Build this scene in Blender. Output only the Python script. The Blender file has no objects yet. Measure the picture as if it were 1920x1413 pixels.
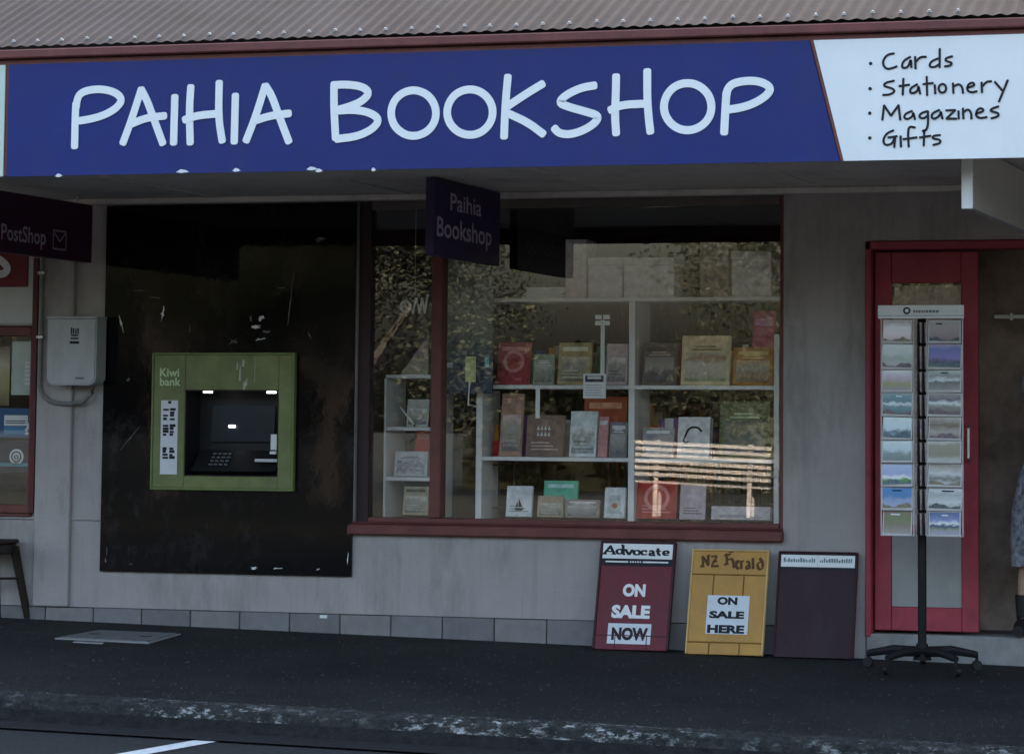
import bpy, bmesh, math, random
from mathutils import Vector, Matrix, Quaternion
random.seed(7)
R = math.radians
sc = bpy.context.scene
C = sc.collection

# ---------------------------------------------------------------- camera, sky, sun, exposure
cam = bpy.data.objects.new('camera', bpy.data.cameras.new('camera')); C.objects.link(cam)
cam.matrix_world = Matrix(((0.958726, 0.016090, 0.283876, 5.374), (0.284243, -0.079261, -0.955470, -16.123),
                           (0.007127, 0.996724, -0.080563, 1.221), (0, 0, 0, 1)))
cam.data.sensor_width = 36; cam.data.lens = 105.34
cam.data.shift_x = -0.0979; cam.data.shift_y = -0.1872
cam.data.clip_start = 0.1; cam.data.clip_end = 2000
sc.camera = cam
SUN_EL, SUN_AZ = R(19), R(-3)          # azimuth from +Y: a low sun behind the shop, the whole front in shade
w = bpy.data.worlds.new('World'); sc.world = w; w.use_nodes = True
nt = w.node_tree
sky = nt.nodes.new('ShaderNodeTexSky'); sky.sky_type = 'NISHITA'; sky.sun_disc = False
sky.sun_elevation = SUN_EL; sky.sun_rotation = SUN_AZ
sky.air_density = 1.0; sky.dust_density = 8.0; sky.ozone_density = 0.3
bg = nt.nodes['Background']; bg.inputs['Strength'].default_value = 0.12
nt.links.new(sky.outputs[0], bg.inputs['Color'])
sun = bpy.data.objects.new('sun', bpy.data.lights.new('sun', 'SUN')); C.objects.link(sun)
sun.data.energy = 2.3; sun.data.angle = R(.6); sun.data.color = (1, 0.95, 0.90)
sd = Vector((math.sin(SUN_AZ) * math.cos(SUN_EL), math.cos(SUN_AZ) * math.cos(SUN_EL), math.sin(SUN_EL)))
sun.rotation_euler = sd.to_track_quat('Z', 'Y').to_euler(); sun.location = (0, 20, 30)
vs = sc.view_settings
vs.view_transform = 'Standard'; vs.look = 'None'; vs.gamma = 1; vs.exposure = 3.05; vs.use_curve_mapping = False

# ---------------------------------------------------------------- materials
MATS = {}
def mat(name, col, rough=.7, var=.15, scale=5, bump=0., bscale=60, spec=.3, metal=0., grime=0., stretch=(1, 1, 1), emit=0.):
    if name in MATS: return MATS[name]
    m = bpy.data.materials.new(name); m.use_nodes = True
    n, l = m.node_tree.nodes, m.node_tree.links
    b = n['Principled BSDF']
    b.inputs['Roughness'].default_value = rough; b.inputs['Metallic'].default_value = metal
    b.inputs['Specular IOR Level'].default_value = spec
    g = n.new('ShaderNodeNewGeometry')
    mp = n.new('ShaderNodeMapping'); mp.inputs['Scale'].default_value = stretch
    l.new(g.outputs['Position'], mp.inputs['Vector'])
    tx = n.new('ShaderNodeTexNoise'); tx.inputs['Scale'].default_value = scale; tx.inputs['Detail'].default_value = 6
    tx.inputs['Roughness'].default_value = .65
    l.new(mp.outputs[0], tx.inputs['Vector'])
    rp = n.new('ShaderNodeValToRGB')
    rp.color_ramp.elements[0].position = .3; rp.color_ramp.elements[1].position = .72
    rp.color_ramp.elements[0].color = (*[max(0, c * (1 - var)) for c in col], 1)
    rp.color_ramp.elements[1].color = (*[min(1, c * (1 + var)) for c in col], 1)
    l.new(tx.outputs['Fac'], rp.inputs['Fac'])
    out = rp.outputs['Color']
    if grime:
        t2 = n.new('ShaderNodeTexNoise'); t2.inputs['Scale'].default_value = 1.6; t2.inputs['Detail'].default_value = 9
        t2.inputs['Roughness'].default_value = .72
        m2 = n.new('ShaderNodeMapping'); m2.inputs['Scale'].default_value = (2.2, 2.2, .7); m2.inputs['Location'].default_value = (3.1, 1.7, .4)
        l.new(g.outputs['Position'], m2.inputs['Vector']); l.new(m2.outputs[0], t2.inputs['Vector'])
        r2 = n.new('ShaderNodeValToRGB'); r2.color_ramp.elements[0].position = .5; r2.color_ramp.elements[1].position = .75
        r2.color_ramp.elements[1].color = (grime, grime, grime, 1)
        l.new(t2.outputs['Fac'], r2.inputs['Fac'])
        mx = n.new('ShaderNodeMix'); mx.data_type = 'RGBA'
        l.new(r2.outputs['Color'], mx.inputs[0]); l.new(out, mx.inputs[6]); mx.inputs[7].default_value = (.07, .06, .05, 1)
        out = mx.outputs[2]
    l.new(out, b.inputs['Base Color'])
    if rough < .6:
        rr = n.new('ShaderNodeMapRange'); rr.inputs[3].default_value = rough * .7; rr.inputs[4].default_value = min(1, rough * 1.5)
        l.new(tx.outputs['Fac'], rr.inputs[0]); l.new(rr.outputs[0], b.inputs['Roughness'])
    if bump:
        tb = n.new('ShaderNodeTexNoise'); tb.inputs['Scale'].default_value = bscale; tb.inputs['Detail'].default_value = 5
        l.new(g.outputs['Position'], tb.inputs['Vector'])
        bm_ = n.new('ShaderNodeBump'); bm_.inputs['Strength'].default_value = bump; bm_.inputs['Distance'].default_value = .01
        l.new(tb.outputs['Fac'], bm_.inputs['Height']); l.new(bm_.outputs[0], b.inputs['Normal'])
    if emit:
        b.inputs['Emission Color'].default_value = (*col, 1); b.inputs['Emission Strength'].default_value = emit
    MATS[name] = m
    return m

def glass_mat(name, f0=.05, tint=(1, 1, 1)):
    m = bpy.data.materials.new(name); m.use_nodes = True
    n, l = m.node_tree.nodes, m.node_tree.links
    n.remove(n['Principled BSDF'])
    tr = n.new('ShaderNodeBsdfTransparent'); tr.inputs[0].default_value = (*tint, 1)
    gl = n.new('ShaderNodeBsdfGlossy'); gl.inputs['Roughness'].default_value = .008
    gg = n.new('ShaderNodeNewGeometry'); wv = n.new('ShaderNodeTexNoise'); wv.inputs['Scale'].default_value = 2.2; wv.inputs['Detail'].default_value = 1
    bp = n.new('ShaderNodeBump'); bp.inputs['Strength'].default_value = .02; bp.inputs['Distance'].default_value = .004
    l.new(gg.outputs['Position'], wv.inputs['Vector']); l.new(wv.outputs['Fac'], bp.inputs['Height']); l.new(bp.outputs[0], gl.inputs['Normal'])
    lw = n.new('ShaderNodeLayerWeight'); lw.inputs[0].default_value = .5
    p = n.new('ShaderNodeMath'); p.operation = 'POWER'; p.inputs[1].default_value = 5
    q = n.new('ShaderNodeMath'); q.operation = 'MULTIPLY_ADD'; q.inputs[1].default_value = 1 - f0; q.inputs[2].default_value = f0
    mx = n.new('ShaderNodeMixShader')
    l.new(lw.outputs['Facing'], p.inputs[0]); l.new(p.outputs[0], q.inputs[0]); l.new(q.outputs[0], mx.inputs[0])
    l.new(tr.outputs[0], mx.inputs[1]); l.new(gl.outputs[0], mx.inputs[2])
    l.new(mx.outputs[0], n['Material Output'].inputs[0])
    MATS[name] = m
    return m

def picture_mat(name, stops, seed=0, rough=.35, warp=.25, axis=2, size=.1):
    """printed picture: colour bands warped by noise over the print's own height"""
    m = bpy.data.materials.new(name); m.use_nodes = True
    n, l = m.node_tree.nodes, m.node_tree.links
    b = n['Principled BSDF']; b.inputs['Roughness'].default_value = rough
    tc = n.new('ShaderNodeTexCoord')
    sp = n.new('ShaderNodeSeparateXYZ'); l.new(tc.outputs['Generated'], sp.inputs[0])
    mp = n.new('ShaderNodeMapping'); mp.inputs['Location'].default_value = (seed * 3.3, seed, 0)
    mp.inputs['Scale'].default_value = (1, .2, 1)
    l.new(tc.outputs['Generated'], mp.inputs['Vector'])
    tx = n.new('ShaderNodeTexNoise'); tx.inputs['Scale'].default_value = 4; tx.inputs['Detail'].default_value = 5
    l.new(mp.outputs[0], tx.inputs['Vector'])
    a = n.new('ShaderNodeMath'); a.operation = 'MULTIPLY_ADD'; a.inputs[1].default_value = warp; a.inputs[2].default_value = -warp / 2
    l.new(tx.outputs['Fac'], a.inputs[0])
    s = n.new('ShaderNodeMath'); s.operation = 'ADD'; l.new(a.outputs[0], s.inputs[0]); l.new(sp.outputs[axis], s.inputs[1])
    rp = n.new('ShaderNodeValToRGB')
    e = rp.color_ramp.elements
    e[0].position = stops[0][0]; e[0].color = (*stops[0][1], 1)
    e[1].position = stops[-1][0]; e[1].color = (*stops[-1][1], 1)
    for p_, c_ in stops[1:-1]:
        k = e.new(p_); k.color = (*c_, 1)
    l.new(s.outputs[0], rp.inputs['Fac']); l.new(rp.outputs[0], b.inputs['Base Color'])
    MATS[name] = m
    return m

WALL = mat('painted_plaster', (.375, .345, .335), .8, .08, 3, .35, 70, grime=.5)
WALL2 = mat('painted_plaster_strip', (.40, .40, .41), .8, .06, 3, .15, 90, grime=.35)
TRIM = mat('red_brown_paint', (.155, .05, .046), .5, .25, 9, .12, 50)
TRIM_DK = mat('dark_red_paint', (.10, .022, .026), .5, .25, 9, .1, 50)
DOORRED = mat('door_red_paint', (.32, .045, .066), .45, .2, 8, .1, 40)
TILE = [mat('plinth_tile_%s' % c, k, .7, .12, 14, .2, 70, grime=.3) for c, k in
        (('a', (.20, .195, .20)), ('b', (.175, .17, .175)), ('c', (.225, .215, .21)))]
ASPH = mat('asphalt', (.014, .0145, .0143), .85, .6, 1.4, .9, 120)
ROADM = mat('road_asphalt', (.03, .032, .033), .85, .4, 40, .8, 160)
KERBM = mat('kerb_concrete', (.024, .025, .025), .9, .6, 30, .9, 60, grime=.6)
def speckle(m, col, scale, lo, hi, sx=1., big=0):
    """worn flecks, or smeared reflections, in another colour scattered over a material"""
    n, l = m.node_tree.nodes, m.node_tree.links; b = n['Principled BSDF']; src = b.inputs['Base Color'].links[0].from_socket
    g = n.new('ShaderNodeNewGeometry'); mp = n.new('ShaderNodeMapping'); mp.inputs['Scale'].default_value = (sx, 1, 1); l.new(g.outputs['Position'], mp.inputs['Vector'])
    t = n.new('ShaderNodeTexNoise'); t.inputs['Scale'].default_value = scale; t.inputs['Detail'].default_value = 8; t.inputs['Roughness'].default_value = .75; l.new(mp.outputs[0], t.inputs['Vector'])
    r = n.new('ShaderNodeValToRGB'); r.color_ramp.elements[0].position = lo; r.color_ramp.elements[1].position = hi; l.new(t.outputs['Fac'], r.inputs['Fac'])
    fac = r.outputs['Color']
    if big:
        t2 = n.new('ShaderNodeTexNoise'); t2.inputs['Scale'].default_value = big; t2.inputs['Detail'].default_value = 3; l.new(g.outputs['Position'], t2.inputs['Vector'])
        r2 = n.new('ShaderNodeValToRGB'); r2.color_ramp.elements[0].position = .42; r2.color_ramp.elements[1].position = .62; l.new(t2.outputs['Fac'], r2.inputs['Fac'])
        q = n.new('ShaderNodeMath'); q.operation = 'MULTIPLY'; l.new(fac, q.inputs[0]); l.new(r2.outputs['Color'], q.inputs[1]); fac = q.outputs[0]
    mx = n.new('ShaderNodeMix'); mx.data_type = 'RGBA'; l.new(fac, mx.inputs[0]); l.new(src, mx.inputs[6]); mx.inputs[7].default_value = (*col, 1)
    l.new(mx.outputs[2], b.inputs['Base Color'])
speckle(KERBM, (.42, .43, .42), 30, .53, .64, .5, 2.6)
speckle(ASPH, (.06, .062, .06), 34, .50, .72, .7, .8)
def streaks(m, col, lo, hi):
    n, l = m.node_tree.nodes, m.node_tree.links; b = n['Principled BSDF']; src = b.inputs['Base Color'].links[0].from_socket
    g = n.new('ShaderNodeNewGeometry'); mp = n.new('ShaderNodeMapping'); mp.inputs['Scale'].default_value = (11, 11, .7); l.new(g.outputs['Position'], mp.inputs['Vector'])
    t = n.new('ShaderNodeTexNoise'); t.inputs['Scale'].default_value = 1; t.inputs['Detail'].default_value = 7; t.inputs['Roughness'].default_value = .7; l.new(mp.outputs[0], t.inputs['Vector'])
    r = n.new('ShaderNodeValToRGB'); r.color_ramp.elements[0].position = lo; r.color_ramp.elements[1].position = hi; r.color_ramp.elements[1].color = (.32, .32, .32, 1); l.new(t.outputs['Fac'], r.inputs['Fac'])
    mx = n.new('ShaderNodeMix'); mx.data_type = 'RGBA'; l.new(r.outputs['Color'], mx.inputs[0]); l.new(src, mx.inputs[6]); mx.inputs[7].default_value = (*col, 1)
    l.new(mx.outputs[2], b.inputs['Base Color'])
streaks(WALL, (.15, .135, .125), .50, .78)
speckle(WALL, (.42, .40, .39), 9, .60, .70, 1, 1.3)
speckle(ROADM, (.13, .132, .135), 50, .56, .76, 1)
CONC = mat('concrete', (.26, .255, .25), .85, .15, 8, .3, 80, grime=.4)
SOFF = mat('soffit_paint', (.74, .68, .64), .7, .1, 3, .1, 40, grime=.4)
ROOFM = mat('weathered_roof_iron', (.054, .050, .055), .85, .25, 2.5, .1, 30, spec=.12, grime=.35)
BLUE = mat('sign_blue', (.009, .020, .150), .42, .16, 2, spec=.3, grime=.12)
WHITE = mat('sign_white', (.80, .82, .82), .5, .03, 3, grime=.06)
WHITEP = mat('white_paint', (.72, .72, .72), .55, .06, 8)
INK = mat('black_ink', (.012, .012, .018), .6, .1)
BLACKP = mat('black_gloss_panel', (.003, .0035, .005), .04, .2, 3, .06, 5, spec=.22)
BLACK = mat('black_plastic', (.012, .012, .013), .45, .2, 10)
GREEN = mat('olive_green_plastic', (.175, .20, .075), .38, .25, 6, grime=.5)
GREENL = mat('olive_green_edge', (.16, .22, .075), .4, .15, 6)
METERM = mat('meter_box_grey', (.43, .44, .44), .6, .07, 8, grime=.3)
PIPE = mat('grey_conduit', (.19, .185, .18), .5, .15, 20)
CHROME = mat('metal', (.5, .5, .5), .35, .1, 20, metal=.9)
GLASS = glass_mat('window_glass', .08)
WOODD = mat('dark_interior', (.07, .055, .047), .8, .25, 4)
CEIL = mat('shop_ceiling', (.5, .48, .45), .8, .05)
FLOORI = mat('shop_floor', (.09, .08, .08), .7, .2, 4)
SHELF = mat('white_shelf', (.84, .84, .82), .5, .05, 9)
CARD_W = mat('white_card', (.75, .77, .75), .6, .05, 12)

# ---------------------------------------------------------------- mesh helpers
ORG = {}
def zg(x, y): return .020 - .018 * x + .030 * y        # footpath height

class MB:
    def __init__(s): s.v = []; s.f = []; s.sm = False
    def quad(s, *p):
        k = len(s.v); s.v += [tuple(q) for q in p]; s.f.append(tuple(range(k, k + len(p)))); return s
    def box(s, x0, x1, y0, y1, z0, z1, b=0.):
        if b <= 0:
            k = len(s.v)
            s.v += [(x0, y0, z0), (x1, y0, z0), (x1, y1, z0), (x0, y1, z0), (x0, y0, z1), (x1, y0, z1), (x1, y1, z1), (x0, y1, z1)]
            s.f += [tuple(k + i for i in q) for q in ((0, 3, 2, 1), (4, 5, 6, 7), (0, 1, 5, 4), (1, 2, 6, 5), (2, 3, 7, 6), (3, 0, 4, 7))]
            return s
        b = min(b, (x1 - x0) * .45, (y1 - y0) * .45, (z1 - z0) * .45)
        bm = bmesh.new(); bmesh.ops.create_cube(bm, size=1)
        for q in bm.verts:
            q.co = ((x0 + x1) / 2 + q.co.x * (x1 - x0), (y0 + y1) / 2 + q.co.y * (y1 - y0), (z0 + z1) / 2 + q.co.z * (z1 - z0))
        bmesh.ops.bevel(bm, geom=bm.edges[:], offset=b, segments=1, affect='EDGES')
        return s.bm(bm)
    def bm(s, bm):
        k = len(s.v); bm.verts.index_update()
        s.v += [tuple(q.co) for q in bm.verts]; s.f += [tuple(k + q.index for q in f.verts) for f in bm.faces]; bm.free(); return s
    def prism(s, pts, d):
        """polygon pts (3D) swept along vector d"""
        k = len(s.v); n = len(pts); d = Vector(d)
        s.v += [tuple(p) for p in pts] + [tuple(Vector(p) + d) for p in pts]
        s.f.append(tuple(range(k, k + n))); s.f.append(tuple(range(k + 2 * n - 1, k + n - 1, -1)))
        for i in range(n):
            j = (i + 1) % n; s.f.append((k + j, k + i, k + n + i, k + n + j))
        return s
    def tube(s, pts, r, n=8, cap=True):
        pts = [Vector(p) for p in pts]; rs = r if isinstance(r, (list, tuple)) else [r] * len(pts)
        k0 = len(s.v); up = None
        for i, p in enumerate(pts):
            d = (pts[min(i + 1, len(pts) - 1)] - pts[max(i - 1, 0)]).normalized()
            a = Vector((0, 0, 1)) if abs(d.z) < .9 else Vector((1, 0, 0))
            u = d.cross(a).normalized(); q = d.cross(u)
            for j in range(n):
                t = 2 * math.pi * j / n; s.v.append(tuple(p + (u * math.cos(t) + q * math.sin(t)) * rs[i]))
        for i in range(len(pts) - 1):
            for j in range(n):
                a = k0 + i * n + j; b = k0 + i * n + (j + 1) % n; s.f.append((a, b, b + n, a + n))
        if cap:
            s.f.append(tuple(range(k0 + n - 1, k0 - 1, -1))); e = k0 + (len(pts) - 1) * n; s.f.append(tuple(range(e, e + n)))
        s.sm = True
        return s
    def ribbon(s, pts, w, y, th=.004, nib=None, plane='xz'):
        """flat pen stroke in the XZ plane, front face at y; round ends; nib = (angle, thin/thick)"""
        P = [Vector(p) for p in pts]
        if len(P) > 2: P = smooth(P)
        closed = (P[0] - P[-1]).length < 1e-4
        Wd = [1.] * len(P)
        if not nib and not closed:
            d0 = (P[0] - P[1]).normalized() * w / 2; d1 = (P[-1] - P[-2]).normalized() * w / 2
            P = [P[0] + d0 * .62, P[0] + d0 * .45, P[0] + d0 * .2] + P + [P[-1] + d1 * .2, P[-1] + d1 * .45, P[-1] + d1 * .62]
            Wd = [.45, .78, .95] + Wd + [.95, .78, .45]
        L, Rr = [], []
        for i, p in enumerate(P):
            if closed: d = P[(i + 1) % (len(P) - 1)] - P[(i - 1) % (len(P) - 1)]
            else: d = (P[min(i + 1, len(P) - 1)] - P[max(i - 1, 0)])
            d = d.normalized() if d.length else Vector((1, 0))
            hw = w / 2 * Wd[i]
            if nib:
                a = math.atan2(d.y, d.x) - nib[0]; hw *= nib[1] + (1 - nib[1]) * abs(math.sin(a))
            nrm = Vector((-d.y, d.x)); L.append(p + nrm * hw); Rr.append(p - nrm * hw)
        k = len(s.v); n = len(P)
        for a, b in zip(L, Rr):
            s.v += [(a.x, y, a.y), (b.x, y, b.y), (a.x, y + th, a.y), (b.x, y + th, b.y)]
        for i in range(n - 1):
            o = k + 4 * i
            s.f += [(o, o + 1, o + 5, o + 4), (o + 1, o + 3, o + 7, o + 5), (o + 2, o, o + 4, o + 6)]
        if not closed:
            o = k; s.f.append((o, o + 2, o + 3, o + 1)); o = k + 4 * (n - 1); s.f.append((o, o + 1, o + 3, o + 2))
        return s
    def disc(s, x, z, r, y, th=.003, n=12):
        return s.prism([(x + r * math.cos(2 * math.pi * i / n), y, z - r * math.sin(2 * math.pi * i / n)) for i in range(n)][::-1], (0, th, 0))
    def ring(s, x, z, r, w_, y, th=.002, n=20):
        return s.ribbon([(x + r * math.cos(2 * math.pi * i / n), z + r * math.sin(2 * math.pi * i / n)) for i in range(n + 1)], w_, y, th)
    def text(s, txt, x0, x1, z0, z1, y, th=.002, bold=.0, shear=0.):
        """built-in lettering fitted into the box, facing -Y"""
        cu = bpy.data.curves.new('t', 'FONT'); cu.body = txt; cu.size = 1; cu.offset = bold; cu.resolution_u = 3; cu.shear = shear
        ob = bpy.data.objects.new('t', cu); me = bpy.data.meshes.new_from_object(ob)
        vs_ = [v.co.copy() for v in me.vertices]; fs = [tuple(p.vertices) for p in me.polygons]
        a0 = min(v.x for v in vs_); a1 = max(v.x for v in vs_); b0 = min(v.y for v in vs_); b1 = max(v.y for v in vs_)
        k = len(s.v); n = len(vs_)
        X = lambda v: x0 + (v.x - a0) / (a1 - a0) * (x1 - x0)
        Z = lambda v: z0 + (v.y - b0) / (b1 - b0) * (z1 - z0)
        s.v += [(X(v), y, Z(v)) for v in vs_]
        s.f += [tuple(k + i for i in f) for f in fs]
        bpy.data.objects.remove(ob); bpy.data.curves.remove(cu); bpy.data.meshes.remove(me)
        return s
    def build(s, name, m, parent=None, label=None, local=False, smooth_=None):
        me = bpy.data.meshes.new(name)
        if local or not s.v: o0 = Vector((0, 0, 0))
        else:
            xs, ys, zs = zip(*s.v); o0 = Vector(((min(xs) + max(xs)) / 2, (min(ys) + max(ys)) / 2, min(zs)))
        me.from_pydata([tuple(Vector(v) - o0) for v in s.v], [], s.f); me.update()
        if (s.sm if smooth_ is None else smooth_):
            me.polygons.foreach_set('use_smooth', [True] * len(me.polygons))
            try: me.set_sharp_from_angle(angle=R(40))
            except Exception: pass
        if m: me.materials.append(m)
        o = bpy.data.objects.new(name, me); C.objects.link(o); ORG[o.name] = o0
        if parent is not None:
            o.parent = parent; o.location = o0 if local else o0 - ORG[parent.name]
        else: o.location = o0
        if local and parent is not None: ORG[o.name] = Vector((0, 0, 0))
        if label: o['label'] = label
        return o

def smooth(P, it=2):
    for _ in range(it):
        closed = (P[0] - P[-1]).length < 1e-6
        Q = [] if closed else [P[0]]
        for a, b in zip(P, P[1:]): Q += [a * .75 + b * .25, a * .25 + b * .75]
        if closed: Q.append(Q[0])
        else: Q.append(P[-1])
        P = Q
    return P

def thing(name, label, cat, loc=(0, 0, 0), group=None, rot=None):
    o = bpy.data.objects.new(name, None); C.objects.link(o); o.location = loc; o.empty_display_size = .1
    if rot: o.rotation_euler = rot
    ORG[o.name] = Vector(loc); return tag(o, label, cat, group)
def tag(o, label, cat, group=None):
    o['label'] = label; o['category'] = cat
    if group: o['group'] = group
    return o
def struct(o): o['kind'] = 'structure'; return o
def bx(name, m, parent, *a, b=.003, label=None, local=False): return MB().box(*a, b=b).build(name, m, parent, label, local)

# ---------------------------------------------------------------- ground
def sheet(name, m, xs, ys, zf):
    mb = MB(); nx = len(xs)
    for y in ys:
        for x in xs: mb.v.append((x, y, zf(x, y)))
    for j in range(len(ys) - 1):
        for i in range(nx - 1): mb.f.append((j * nx + i, j * nx + i + 1, (j + 1) * nx + i + 1, (j + 1) * nx + i))
    return struct(mb.build(name, m))
KY = -3.15
def zroad(x, y): return zg(x, KY) - .125 + (.012 * (y - KY) if y > -9.5 else .012 * (-9.5 - KY) - .012 * (y + 9.5))
XS = [-60, -30, -12, -8, -5, -3, -1, 1, 3, 5, 8, 12, 30, 60]
def clampx(x): return max(-9, min(9, x))
sheet('footpath', ASPH, XS, [KY, -2, -1, 0.02], lambda x, y: zg(clampx(x), y))
sheet('road', ROADM, XS, [-16.5, -9.5, -6, KY - .02], lambda x, y: zroad(clampx(x), y))
kb = MB(); gb = MB()
for a, b in zip(XS, XS[1:]):
    n = max(1, int((b - a) / .5)) if abs(a) < 9 else 1
    for i in range(n):
        x0, x1 = a + (b - a) * i / n, a + (b - a) * (i + 1) / n
        prof = lambda x: [(x, KY + .002, zg(clampx(x), KY) - .02), (x, KY + .002, zg(clampx(x), KY) + .005), (x, KY - .10, zg(clampx(x), KY) + .002), (x, KY - .125, zg(clampx(x), KY) - .018), (x, KY - .134, zg(clampx(x), KY) - .062), (x, KY - .145, zg(clampx(x), KY) - .118), (x, KY - .42, zg(clampx(x), KY) - .120)]
        p, q = prof(x0), prof(x1)
        for k in range(6): (kb if k < 4 else gb).quad(p[k], p[k + 1], q[k + 1], q[k])
struct(kb.build('kerb', KERBM)); struct(gb.build('gutter', mat('gutter_concrete', (.016, .016, .017), .9, .5, 20, .7, 60)))
GRASS = mat('grass_ground', (.028, .030, .024), .9, .35, 3, .5, 25)
struct(MB().box(-60, 60, -60, -16.5, -.9, .06, b=0).build('verge', GRASS))
struct(MB().quad((-900, -900, -.95), (900, -900, -.95), (900, 900, -.95), (-900, 900, -.95)).build('ground', GRASS))
# painted parking line on the road
PLINE = mat('road_paint', (.74, .76, .76), .7, .2, 30, .3, 90, grime=.15)
def zr4(x, y): return zroad(x, y) + .004
A, B_ = Vector((-.24, -3.50)), Vector((-.59, -5.6)); d = (B_ - A).normalized(); nn = Vector((-d.y, d.x)) * .055
pl = MB(); pl.quad(*[(p.x, p.y, zr4(p.x, p.y)) for p in (A + nn, B_ + nn, B_ - nn, A - nn)])
struct(pl.build('parking_line', PLINE))
# utility cover in the footpath
cv = thing('utility_cover', 'square pale concrete access cover set in the dark footpath', 'cover', (-2.04, -.72, zg(-2.04, -.72)))
def gpl(x, y, o=0): return (x, y, zg(x, y) + o)
cq = [(-2.30, -.50), (-2.33, -.96), (-1.76, -.96), (-1.80, -.46)]
COVM = mat('cover_concrete', (.16, .165, .165), .85, .25, 20, .4, 70, grime=.4)
m_ = MB().prism([gpl(x, y, .007) for x, y in cq], (0, 0, -.03)).build('frame', CONC, cv)
c0 = Vector((-2.05, -.72))
ci = [c0 + (Vector(p) - c0) * .93 for p in cq]
MB().prism([gpl(p.x, p.y, .012) for p in ci], (0, 0, -.02)).build('lid', COVM, cv)
for sx in (-1, 1):
    h = c0 + Vector((sx * .16, 0)); MB().prism([gpl(h.x + dx, h.y + dy, .0145) for dx, dy in ((-.03, -.012), (.03, -.012), (.03, .012), (-.03, .012))], (0, 0, -.004)).build('lift_slot', INK, cv)
st_ = MB().prism([gpl(x, y, .006) for x, y in ((-2.16, -1.08), (-1.98, -1.08), (-1.99, -1.04), (-2.15, -1.04))], (0, 0, -.02)).build('valve_lid', CONC); tag(st_, 'narrow pale metal strip in the footpath beside the access cover', 'cover')

# ---------------------------------------------------------------- the building
bd = thing('shop_building', 'single-storey shop with grey plaster front, red-brown trim and iron verandah roof', 'building', (0, 0, 0))
SZ = 2.545            # soffit height
wl = MB()
rx0, rx1, rz0, rz1 = (-1.988,-1.399,0.923,1.422)
wl.box(-2.98, rx0 - .001, .0, .2, .15, SZ); wl.box(rx1 + .001, -.945, 0, .2, .15, SZ); wl.box(rx0 - .001, rx1 + .001, 0, .2, .15, rz0 - .001); wl.box(rx0 - .001, rx1 + .001, 0, .2, rz1 + .001, SZ); wl.box(-.945, 1.575, 0, .2, .15, .60)
wl.box(-.945, 1.575, 0, .2, 2.51, SZ); wl.box(1.575, 2.035, 0, .2, -.1, SZ)
wl.box(2.035, 3.75, 0, .2, 2.25, SZ); wl.box(3.75, 7, 0, .2, -.2, SZ)
wl.box(-7, -2.98, 0, .2, .15, .685); wl.box(-7, -2.98, 0, .2, 1.80, SZ)
wl.box(-7, 1.575, .02, .2, -.2, .15)
wl.build('wall', WALL, bd)
bx('pilaster', WALL, bd, -2.955, -2.725, -.035, -.001, .15, SZ, b=.006)
bx('pilaster_band', WALL, bd, -7, -2.53, -.012, -.001, .655, .668, b=.003)
# upper wall and gables so that the roof is carried
MB().box(-7, 7, 5.8, 6.0, -.2, 2.9).build('back_wall', WALL, bd)
for x_ in (-7, 6.8): MB().box(x_, x_ + .2, .2, 5.8, -.2, 2.9).build('side_wall', WALL, bd)
# plinth tiles, one by one
pn = MB().box(-7, 1.575, -.004, .019, -.2, .149).build('plinth', mat('plinth_mortar', (.05, .05, .05), .9, .2), bd)
k = 0; x = -1.013 - .31 * 14
while x < 2.0:
    x1 = min(x + .304, 1.98)
    zb = zg(x + .15, 0) - .03
    MB().box(x, x1, -.018, -.0045, zb, .146 - (k % 3) * .001, b=.004).build('tile', TILE[(k * 7) % 3], pn)
    x += .31; k += 1
# verandah: soffit, beams, fascia, roof iron
va = MB().box(-7, 7, -2.76, .0, SZ, SZ + .02).build('verandah_soffit', SOFF, bd)
for i in range(12): MB().box(-6.6 + i * 1.2, -6.585 + i * 1.2, -2.74, -.1, SZ - .008, SZ - .0005).build('batten', SOFF, va)
bx('wall_beam', SOFF, bd, -7, 7, -.09, -.003, SZ - .035, SZ - .002, b=.004)
bx('fascia_board', TRIM, bd, -7, 7, -2.79, -2.762, 2.44, 3.02, b=.004)
bx('fascia_cap', TRIM, bd, -7, 7, -2.83, -2.70, 3.022, 3.066, b=.006)
RS = math.tan(R(25)); y0, z0 = -2.80, 3.085
def zr(y): return z0 + (y - y0) * RS
pitch = .066; rf = MB(); npc = 6
n = int(14 / pitch) * npc
for i in range(n + 1):
    xx = -7 + i * pitch / npc; h = .0040 * math.cos(2 * math.pi * i / npc)
    rf.v += [(xx, y0, zr(y0) + h), (xx, 2.2, zr(2.2) + h)]
for i in range(n): rf.f.append((2 * i, 2 * i + 2, 2 * i + 3, 2 * i + 1))
rf.sm = True
ro = rf.build('roof_iron', ROOFM, bd)
MB().prism([(-7, 2.2, zr(2.2)), (7, 2.2, zr(2.2)), (7, 6.4, 2.9), (-7, 6.4, 2.9)][::-1], (0, 0, -.03)).build('roof_back', ROOFM, bd)
scm = MB(); scm.bm((lambda b: (bmesh.ops.create_cone(b, cap_ends=True, segments=8, radius1=.011, radius2=.005, depth=.01), b)[1])(bmesh.new()))
s0 = None
for i in range(46):
    xx = -2.9 + i * 2 * pitch; xx = -7 + round((xx + 7) / pitch) * pitch
    yy = y0 + .05 + (.012 if i % 5 == 2 else 0)
    if s0 is None: s0 = scm.build('roof_screw', mat('screw_cap', (.36, .36, .36), .5, .1), ro, local=True)
    o = s0 if i == 0 else s0.copy()
    if i: C.objects.link(o); o.parent = ro
    o.location = Vector((xx, yy, zr(yy) + .012)) - ORG[ro.name]; o.rotation_euler = (R(25), 0, 0)

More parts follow.
